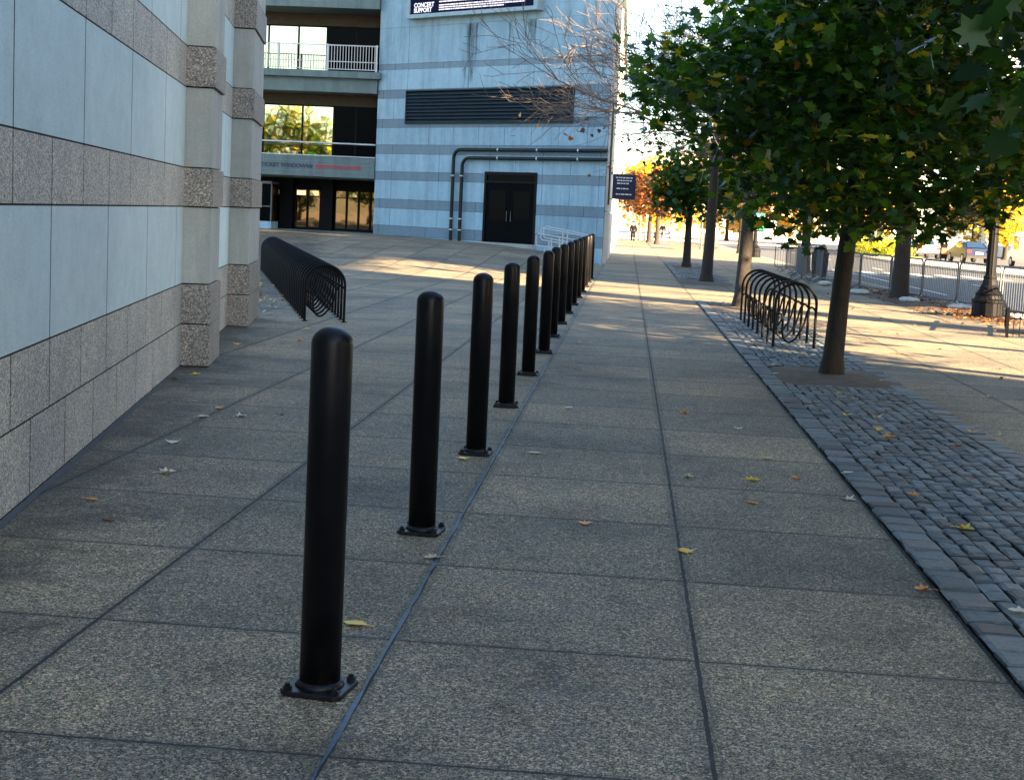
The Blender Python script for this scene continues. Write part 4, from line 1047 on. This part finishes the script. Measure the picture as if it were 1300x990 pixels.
# ------------------------------------------------------------------ vehicles
def car(name, label, cat, x, y, rz, paint, L=4.6, W=1.82, H_=1.45, van=False):
    t = thing(name, label, cat, (x, y, -.12), rz)
    # body: side profile lofted across width stations (front is +y)
    if van: prof = [(-L/2, .35), (-L/2, 1.0), (-L/2+.05, H_-.1), (-L/2+.25, H_), (L/2-1.5, H_), (L/2-1.1, H_-.1), (L/2-.65, 1.15), (L/2-.05, .95), (L/2, .4)]
    else: prof = [(-L/2, .35), (-L/2+.02, .75), (-L/2+.12, .98), (-L/2+.75, 1.02), (-L/2+1.35, H_-.05), (-L/2+1.9, H_), (L/2-2.1, H_-.03), (L/2-1.25, 1.0), (L/2-.3, .82), (L/2-.02, .62), (L/2, .35)]
    m = MB(); st = [(-1, .93, .0), (-.93, .99, .0), (0, 1.03, .02), (.93, .99, 0), (1, .93, 0)]; vs = []; n = len(prof)
    for (u, lf, dz) in st:
        for (py, pz) in prof:
            hw = W/2
            if pz > 1.05: hw = W/2*(1-.22*(pz-1.0)/(H_-1.0)) if not van else W/2*(.97)
            vs.append((u*hw, py*(.97 if abs(u) == 1 else 1), pz+dz))
    m.add(vs, [(i*n+j, i*n+(j+1) % n, (i+1)*n+(j+1) % n, (i+1)*n+j) for i in range(4) for j in range(n)], 0, False)
    m.add(vs[:n], [tuple(range(n))]); m.add(vs[4*n:], [tuple(range(n))]); m.build('body', paint, t, weld=True)
    if not van:
        m = MB(); m.add([(-.62, -L/2+.80, 1.06), (.62, -L/2+.80, 1.06), (.52, -L/2+1.38, H_-.02), (-.52, -L/2+1.38, H_-.02)], [(0, 1, 2, 3)]); g = m.build('rear_window', M['glass'], t); g.location = (0, -.03, .02)
        m = MB(); m.add([(-.66, L/2-1.22, 1.03), (.66, L/2-1.22, 1.03), (.54, L/2-2.05, H_), (-.54, L/2-2.05, H_)], [(0, 1, 2, 3)]); g = m.build('windscreen', M['glass'], t); g.location = (0, .03, .02)
        for s in (-1, 1):
            m = MB(); a = W/2; m.add([(s*(a+.0), -L/2+1.0, 1.06), (s*(a+.0), L/2-1.5, 1.06), (s*(a*.80+.03), L/2-2.15, H_-.1), (s*(a*.80+.03), -L/2+1.5, H_-.1)], [(0, 1, 2, 3)]); m.build('side_window', M['glass'], t)
    else:
        m = MB(); m.box(-W/2*.8, W/2*.8, -L/2-.012, -L/2-.004, 1.15, H_-.3); m.build('rear_window', M['glass'], t)
        m = MB(); m.add([(-.7, L/2-.62, 1.2), (.7, L/2-.62, 1.2), (.7, L/2-1.06, H_-.12), (-.7, L/2-1.06, H_-.12)], [(0, 1, 2, 3)]); g = m.build('windscreen', M['glass'], t); g.location = (0, .03, .02)
        for s in (-1, 1):
            m = MB(); m.box(s*W/2*.985, s*W/2*1.0, L/2-2.1, L/2-1.2, 1.15, H_-.3); m.build('side_window', M['glass'], t)
    for s in (-1, 1):
        m = MB(); m.box(s*W*.30 if s > 0 else s*W*.47, s*W*.47 if s > 0 else s*W*.30, -L/2-.02, -L/2+.05, .74, .9); m.build('tail_light', plain('tail_light_red', (.45, .02, .02), .3), t)
        for yy in (-L/2+.85, L/2-.85):
            w = MB(); w.tube([(s*(W/2-.2), yy, .33), (s*(W/2+.01), yy, .33)], .33, 20); wo = w.build('wheel', M['rubber'], t)
            w = MB(); w.tube([(s*(W/2-.1), yy, .33), (s*(W/2+.018), yy, .33)], .2, 14); w.build('rim', M['steel'], wo)
    m = MB(); m.box(-.26, .26, -L/2-.03, -L/2-.005, .62 if not van else .5, .76 if not van else .64); m.build('number_plate', M['textwhite'], t)
    m = MB(); m.box(-W/2*.95, W/2*.95, -L/2-.05, -L/2+.1, .36, .5); m.build('bumper', M['rubber'], t)
    return t
blue = plain('dark_blue_car_paint', (.006, .012, .035), .3, 0, var=.05); white = plain('white_car_paint', (.72, .72, .7), .25, 0, var=.03); silver = plain('silver_car_paint', (.45, .45, .46), .25, .5, var=.03)
car('parked_car', 'dark blue saloon seen from behind across the street', 'car', 24.15, 101.5, math.radians(4), blue)
car('parked_car', 'white saloon just left of the dark blue car', 'car', 22.6, 110, math.radians(4), white)
car('white_van', 'white van at the right edge across the street', 'van', 26.4, 93.0, math.radians(4), white, 5.4, 2.0, 2.3, True)

# ------------------------------------------------------------------ people
def skin_mesh(verts, edges, radii, mat, name, parent, sub=2):
    me = bpy.data.meshes.new(name); me.from_pydata(verts, edges, []); o = bpy.data.objects.new(name, me); COL.objects.link(o)
    o.modifiers.new('s', 'SKIN'); sl = me.skin_vertices[0].data
    for i, r_ in enumerate(radii): sl[i].radius = (r_, r_) if isinstance(r_, float) else r_
    sl[0].use_root = True
    md = o.modifiers.new('u', 'SUBSURF'); md.levels = sub; md.render_levels = sub
    dg = bpy.context.evaluated_depsgraph_get(); nm = bpy.data.meshes.new_from_object(o.evaluated_get(dg)); COL.objects.unlink(o); bpy.data.objects.remove(o)
    nm.name = name; nm.materials.clear(); nm.materials.append(mat)
    for p in nm.polygons: p.use_smooth = True
    q = bpy.data.objects.new(name, nm); COL.objects.link(q); q.parent = parent; return q
skinm = plain('skin', (.35, .2, .14), .6, var=.05)
def person(label, x, y, rz, s, top, bottom, hairc, step=.22):
    t = thing('person', label, 'person', (x, y, gz(x, y)), rz); t.scale = (s, s, s)
    J = [(0, 0, .95), (0, 0, 1.12), (0, .0, 1.32), (0, 0, 1.46), (0, -.01, 1.56), (0, -.02, 1.66), (0, -.01, 1.74),
         (.1, 0, .9), (.1, -step*.5, .5), (.1, -step*.9, .08), (.1, -step*.9-.15, .04), (-.1, 0, .9), (-.1, step*.3, .5), (-.1, step*1., .12), (-.1, step*1.-.14, .05),
         (.19, 0, 1.4), (.25, .06, 1.12), (.25, -.04, .88), (.25, -.07, .80), (-.19, 0, 1.4), (-.25, -.06, 1.12), (-.25, -.16, .9), (-.25, -.2, .82)]
    E = [(0, 1), (1, 2), (2, 3), (3, 4), (4, 5), (5, 6), (0, 7), (7, 8), (8, 9), (9, 10), (0, 11), (11, 12), (12, 13), (13, 14), (2, 15), (15, 16), (16, 17), (17, 18), (2, 19), (19, 20), (20, 21), (21, 22)]
    R_ = [.14, .13, .15, .07, .06, .1, .08, .09, .065, .045, .04, .09, .065, .045, .04, .06, .045, .035, .03, .06, .045, .035, .03]
    skin_mesh(J, E, R_, skinm, 'body', t)
    tj = [0, 1, 2, 15, 16, 17, 19, 20, 21]; mp = {a: i for i, a in enumerate(tj)}
    skin_mesh([J[a] for a in tj], [(mp[a], mp[b]) for a, b in E if a in mp and b in mp], [R_[a]+.03 for a in tj], top, 'jacket', t)
    tj = [0, 7, 8, 9, 11, 12, 13]; mp = {a: i for i, a in enumerate(tj)}
    skin_mesh([J[a] for a in tj], [(mp[a], mp[b]) for a, b in E if a in mp and b in mp], [R_[a]+.022 for a in tj], bottom, 'trousers', t)
    m = MB(); m.lathe([(.02, -.06), (.1, -.04), (.112, .03), (.095, .09), (.04, .125), (.003, .13)], 14, (0, .02, 1.70)); m.build('hair', hairc, t)
dk = plain('dark_cloth', (.005, .005, .008), .9, spec=.1); pl_ = plain('pale_cloth', (.22, .2, .18), .8); gy = plain('grey_trousers', (.1, .1, .12), .8)
person('person in dark clothes walking toward the camera at the end of the walk', .4, 111, 0, .93, dk, dk, dk)
person('person in pale clothes far beyond the rusty trees', 4.15, 136, .3, .95, pl_, pl_, dk)
person('person in dark jacket far away left of the pale one', 3.4, 139, -.3, .93, dk, gy, dk)

# ------------------------------------------------------------------ fallen leaves
def G(px, py, z=.0):   # photograph pixel -> ground, only used once to look up where a leaf lies
    yw, pt, ro = (math.radians(a) for a in (4.5, 5.69, 2.68)); f = 1770.
    fw = Vector((-math.sin(yw)*math.cos(pt), math.cos(yw)*math.cos(pt), -math.sin(pt))); ri = Vector((math.cos(yw), math.sin(yw), 0)); up = ri.cross(fw)
    r2_ = ri*math.cos(ro)+up*math.sin(ro); u2 = up*math.cos(ro)-ri*math.sin(ro)
    d = fw+r2_*(px-650)/f-u2*(py-450)/f; t = (z-1.7)/d.z; return t*d.x, t*d.y
CN = {'o': ((.62, .24, .02), 'orange'), 'y': ((.72, .45, .03), 'yellow'), 't': ((.45, .36, .22), 'tan'), 'p': ((.5, .5, .42), 'pale'), 'b': ((.12, .05, .02), 'brown'), 'r': ((.20, .03, .02), 'dark red')}
FL = [(116, 635, 'o', 'near the left wall'), (138, 660, 'b', 'beside the orange one near the left wall'), (452, 794, 'y', 'right of the nearest bollard'), (550, 709, 't', 'on the sealant line by the second bollard'),
      (742, 665, 'o', 'on the slab in the middle of the walk'), (870, 701, 'y', 'on the long middle joint of the walk'), (679, 576, 't', 'right of the third bollard'), (722, 519, 'p', 'on the walk right of the fourth bollard'),
      (588, 583, 'y', 'just under the third bollard'), (1076, 635, 'p', 'against the edge of the cobbles'), (955, 610, 'y', 'on the walk, left of an orange one'), (1010, 608, 'o', 'on the walk near the cobble edge'), (955, 639, 'o', 'on the walk, below the yellow one'),
      (1159, 635, 'o', 'in the middle of the near cobbles'), (1223, 679, 'y', 'on the near cobbles, lowest of them'), (1173, 750, 'o', 'where a slab joint meets the cobbles'), (1128, 560, 'o', 'large and curled on the cobbles'), (1115, 551, 'y', 'on the cobbles behind the large curled one'), (1075, 532, 'y', 'on the cobbles below the tree pit'), (1113, 535, 't', 'on the cobbles right of the tree pit'),
      (1234, 554, 'o', 'near the right border of the cobbles'), (1272, 553, 't', 'on the slab right of the cobbles'), (1232, 615, 'r', 'wet on the cobbles'), (1215, 572, 'r', 'in the dark damp patch of cobbles'), (1256, 504, 'o', 'on the right pavement'), (1076, 606, 'p', 'on the cobble border'), (937, 545, 'p', 'flat on the walk'), (1065, 503, 'y', 'below the soil patch'), (1153, 616, 'b', 'on the cobbles above the orange one'), (974, 583, 't', 'small on the walk'),
      (1295, 785, 'p', 'at the lower right edge'), (219, 563, 'p', 'on the slabs by the left wall'), (278, 519, 'o', 'on the joint behind the nearest bollard'), (258, 530, 'p', 'left of the joint behind the nearest bollard'), (211, 601, 'p', 'small near the left wall'), (249, 476, 'y', 'at the foot of the near pilaster'), (221, 482, 'b', 'against the left wall'), (301, 438, 'y', 'right of the pilasters'), (345, 381, 'y', 'beside the long bike rack'), (359, 379, 'o', 'among the leaves by the long bike rack'), (351, 391, 't', 'curled by the long bike rack'), (338, 371, 'o', 'at the far corner of the left wall'), (346, 363, 'y', 'farthest by the long bike rack'),
      (356, 526, 'b', 'left of the nearest bollard'), (306, 529, 'p', 'on the slab left of the nearest bollard'), (870, 525, 'o', 'on the walk by the middle joint'), (389, 418, 'y', 'under the near end of the long rack'), (380, 433, 'o', 'behind the nearest bollard top'), (733, 436, 'o', 'beside the sealant by the sixth bollard'), (722, 442, 'b', 'on the sealant by the sixth bollard'), (945, 465, 't', 'on the cobbles before the rack'), (985, 478, 'p', 'left of the tree trunk'), (983, 467, 'p', 'just below the front hoop'), (956, 480, 't', 'on the cobble border left of the tree'), (1000, 455, 't', 'under the front hoop'), (1120, 487, 't', 'right of the tree trunk'), (462, 366, 'o', 'out on the plaza'), (873, 606, 't', 'small beside the middle joint')]
for i, (px, py, c, w) in enumerate(FL):
    x, y = G(px, py); col, cn = CN[c]; size = rnd.uniform(.07, .10)*(1.25 if i == 16 else 1)
    s, e = 0, 0
    m = MB(); tpl, n = star_template('maple' if rnd.random() < .65 else 'oval'); a = rnd.uniform(0, 6.28); cu = rnd.uniform(.4, 1.2)
    vs = [(size*q[0]*1.15, size*q[1]*1.15, .004+size*cu*(abs(q[0])**1.5+.4*q[1]**2)*rnd.uniform(.7, 1.1)) for q in tpl]
    m.add(vs, [(0, 1+k_, 1+(k_+1) % n) for k_ in range(n)], 0, True)
    st_ = (vs[1][0], vs[1][1], vs[1][2]); m.tube([st_, (st_[0]*1.35, st_[1]*1.5, .006)], .0016, 4)
    o = m.build('fallen_leaf', M['deadleaf']); me = o.data; at = me.color_attributes.new('tint', 'FLOAT_COLOR', 'POINT')
    for d in at.data: d.color = (*[k_*rnd.uniform(.85, 1.15) for k_ in col], 1)
    zz = .03 if 1.57 < x < 3.17 else .002
    o.location = (x, y, zz); o.rotation_euler = (0, 0, a); tag(o, '%s fallen leaf %s' % (cn, w), 'leaf', 'fallen leaves on the paving')
# leaf litter in the planting strips
r = np.random.default_rng(12); N = 1500
t1 = r.uniform(0, 1, N); x = 7.5+r.normal(0, .45, N)+.0; y = 27.5+t1*14; k2 = r.random(N) < .05; x[k2] = r.uniform(3.3, 8.3, k2.sum()); y[k2] = r.uniform(17, 40, k2.sum())
ok = x < 8.7-.04*(y-27); P = np.stack([x, y, np.full(N, .05)], -1)[ok]; P[:, 2] = np.where(abs(P[:, 0]-7.5) < .9, .055, .012)
tag(leaf_mesh('leaf_litter', P, .085, pick([((.18, .08, .025), .45), ((.09, .04, .02), .45), ((.4, .24, .04), .1)], len(P), r), 3, M['deadleaf'], None, 'oval', 0.), 'brown and orange leaf litter along the kerb strip', 'leaf litter', kind='stuff')

N = 130; t1 = r.uniform(0, 1, N); x = -5.15-t1*4.2+r.normal(0, .16, N)-.25; y = 20.8+t1*14+r.normal(0, .3, N)
tag(leaf_mesh('leaf_litter', np.stack([x, y, np.full(N, .015)], -1), .085, pick([((.5, .22, .03), .5), ((.16, .07, .02), .3), ((.6, .4, .05), .2)], N, r), 6, M['deadleaf'], None, 'maple', 0.), 'orange leaves drifted along the left side of the long bike rack', 'leaf litter', kind='stuff')

# ------------------------------------------------------------------ light, sky, camera
U = Vector((.80, -.60)); EL = math.radians(18)
ud = Vector((U.x*math.cos(EL), U.y*math.cos(EL), math.sin(EL)))
sl = bpy.data.lights.new('sun', 'SUN'); sl.energy = 5.; sl.angle = math.radians(.5); sl.color = (1., .72, .42)
so = bpy.data.objects.new('sun', sl); COL.objects.link(so); so.rotation_euler = ud.to_track_quat('Z', 'Y').to_euler(); so.location = (30, -20, 40)
w = bpy.data.worlds.new('World'); sc.world = w; w.use_nodes = True; nt = w.node_tree; nt.nodes.clear()
o = nt.nodes.new('ShaderNodeOutputWorld'); bg = nt.nodes.new('ShaderNodeBackground'); sk = nt.nodes.new('ShaderNodeTexSky')
sk.sky_type = 'NISHITA'; sk.sun_disc = False; sk.sun_elevation = EL; sk.sun_rotation = math.atan2(ud.x, ud.y); sk.air_density = 1.; sk.dust_density = 1.2; sk.ozone_density = 1.6
nt.links.new(sk.outputs[0], bg.inputs[0]); bg.inputs[1].default_value = .05; nt.links.new(bg.outputs[0], o.inputs[0])
cam = bpy.data.cameras.new('camera'); co = bpy.data.objects.new('camera', cam); COL.objects.link(co); sc.camera = co
yw, pt, ro = (math.radians(a) for a in (4.5, 5.69, 2.68))
fw = Vector((-math.sin(yw)*math.cos(pt), math.cos(yw)*math.cos(pt), -math.sin(pt))); ri = Vector((math.cos(yw), math.sin(yw), 0)); up = ri.cross(fw)
r2_ = ri*math.cos(ro)+up*math.sin(ro); u2 = up*math.cos(ro)-ri*math.sin(ro)
Rm = Matrix((r2_, u2, -fw)).transposed().to_4x4(); co.matrix_world = Matrix.Translation((0, 0, 1.7)) @ Rm
cam.sensor_width = 36; cam.lens = 36*1770/1300; cam.shift_y = -45/1300; cam.clip_end = 2500; cam.clip_start = .05
sc.view_settings.view_transform = 'Standard'; sc.view_settings.look = 'None'; sc.view_settings.gamma = 1; sc.view_settings.exposure = 3.85
sc.cycles.use_denoising = True; sc.cycles.max_bounces = 6; sc.cycles.diffuse_bounces = 3; sc.cycles.transparent_max_bounces = 12
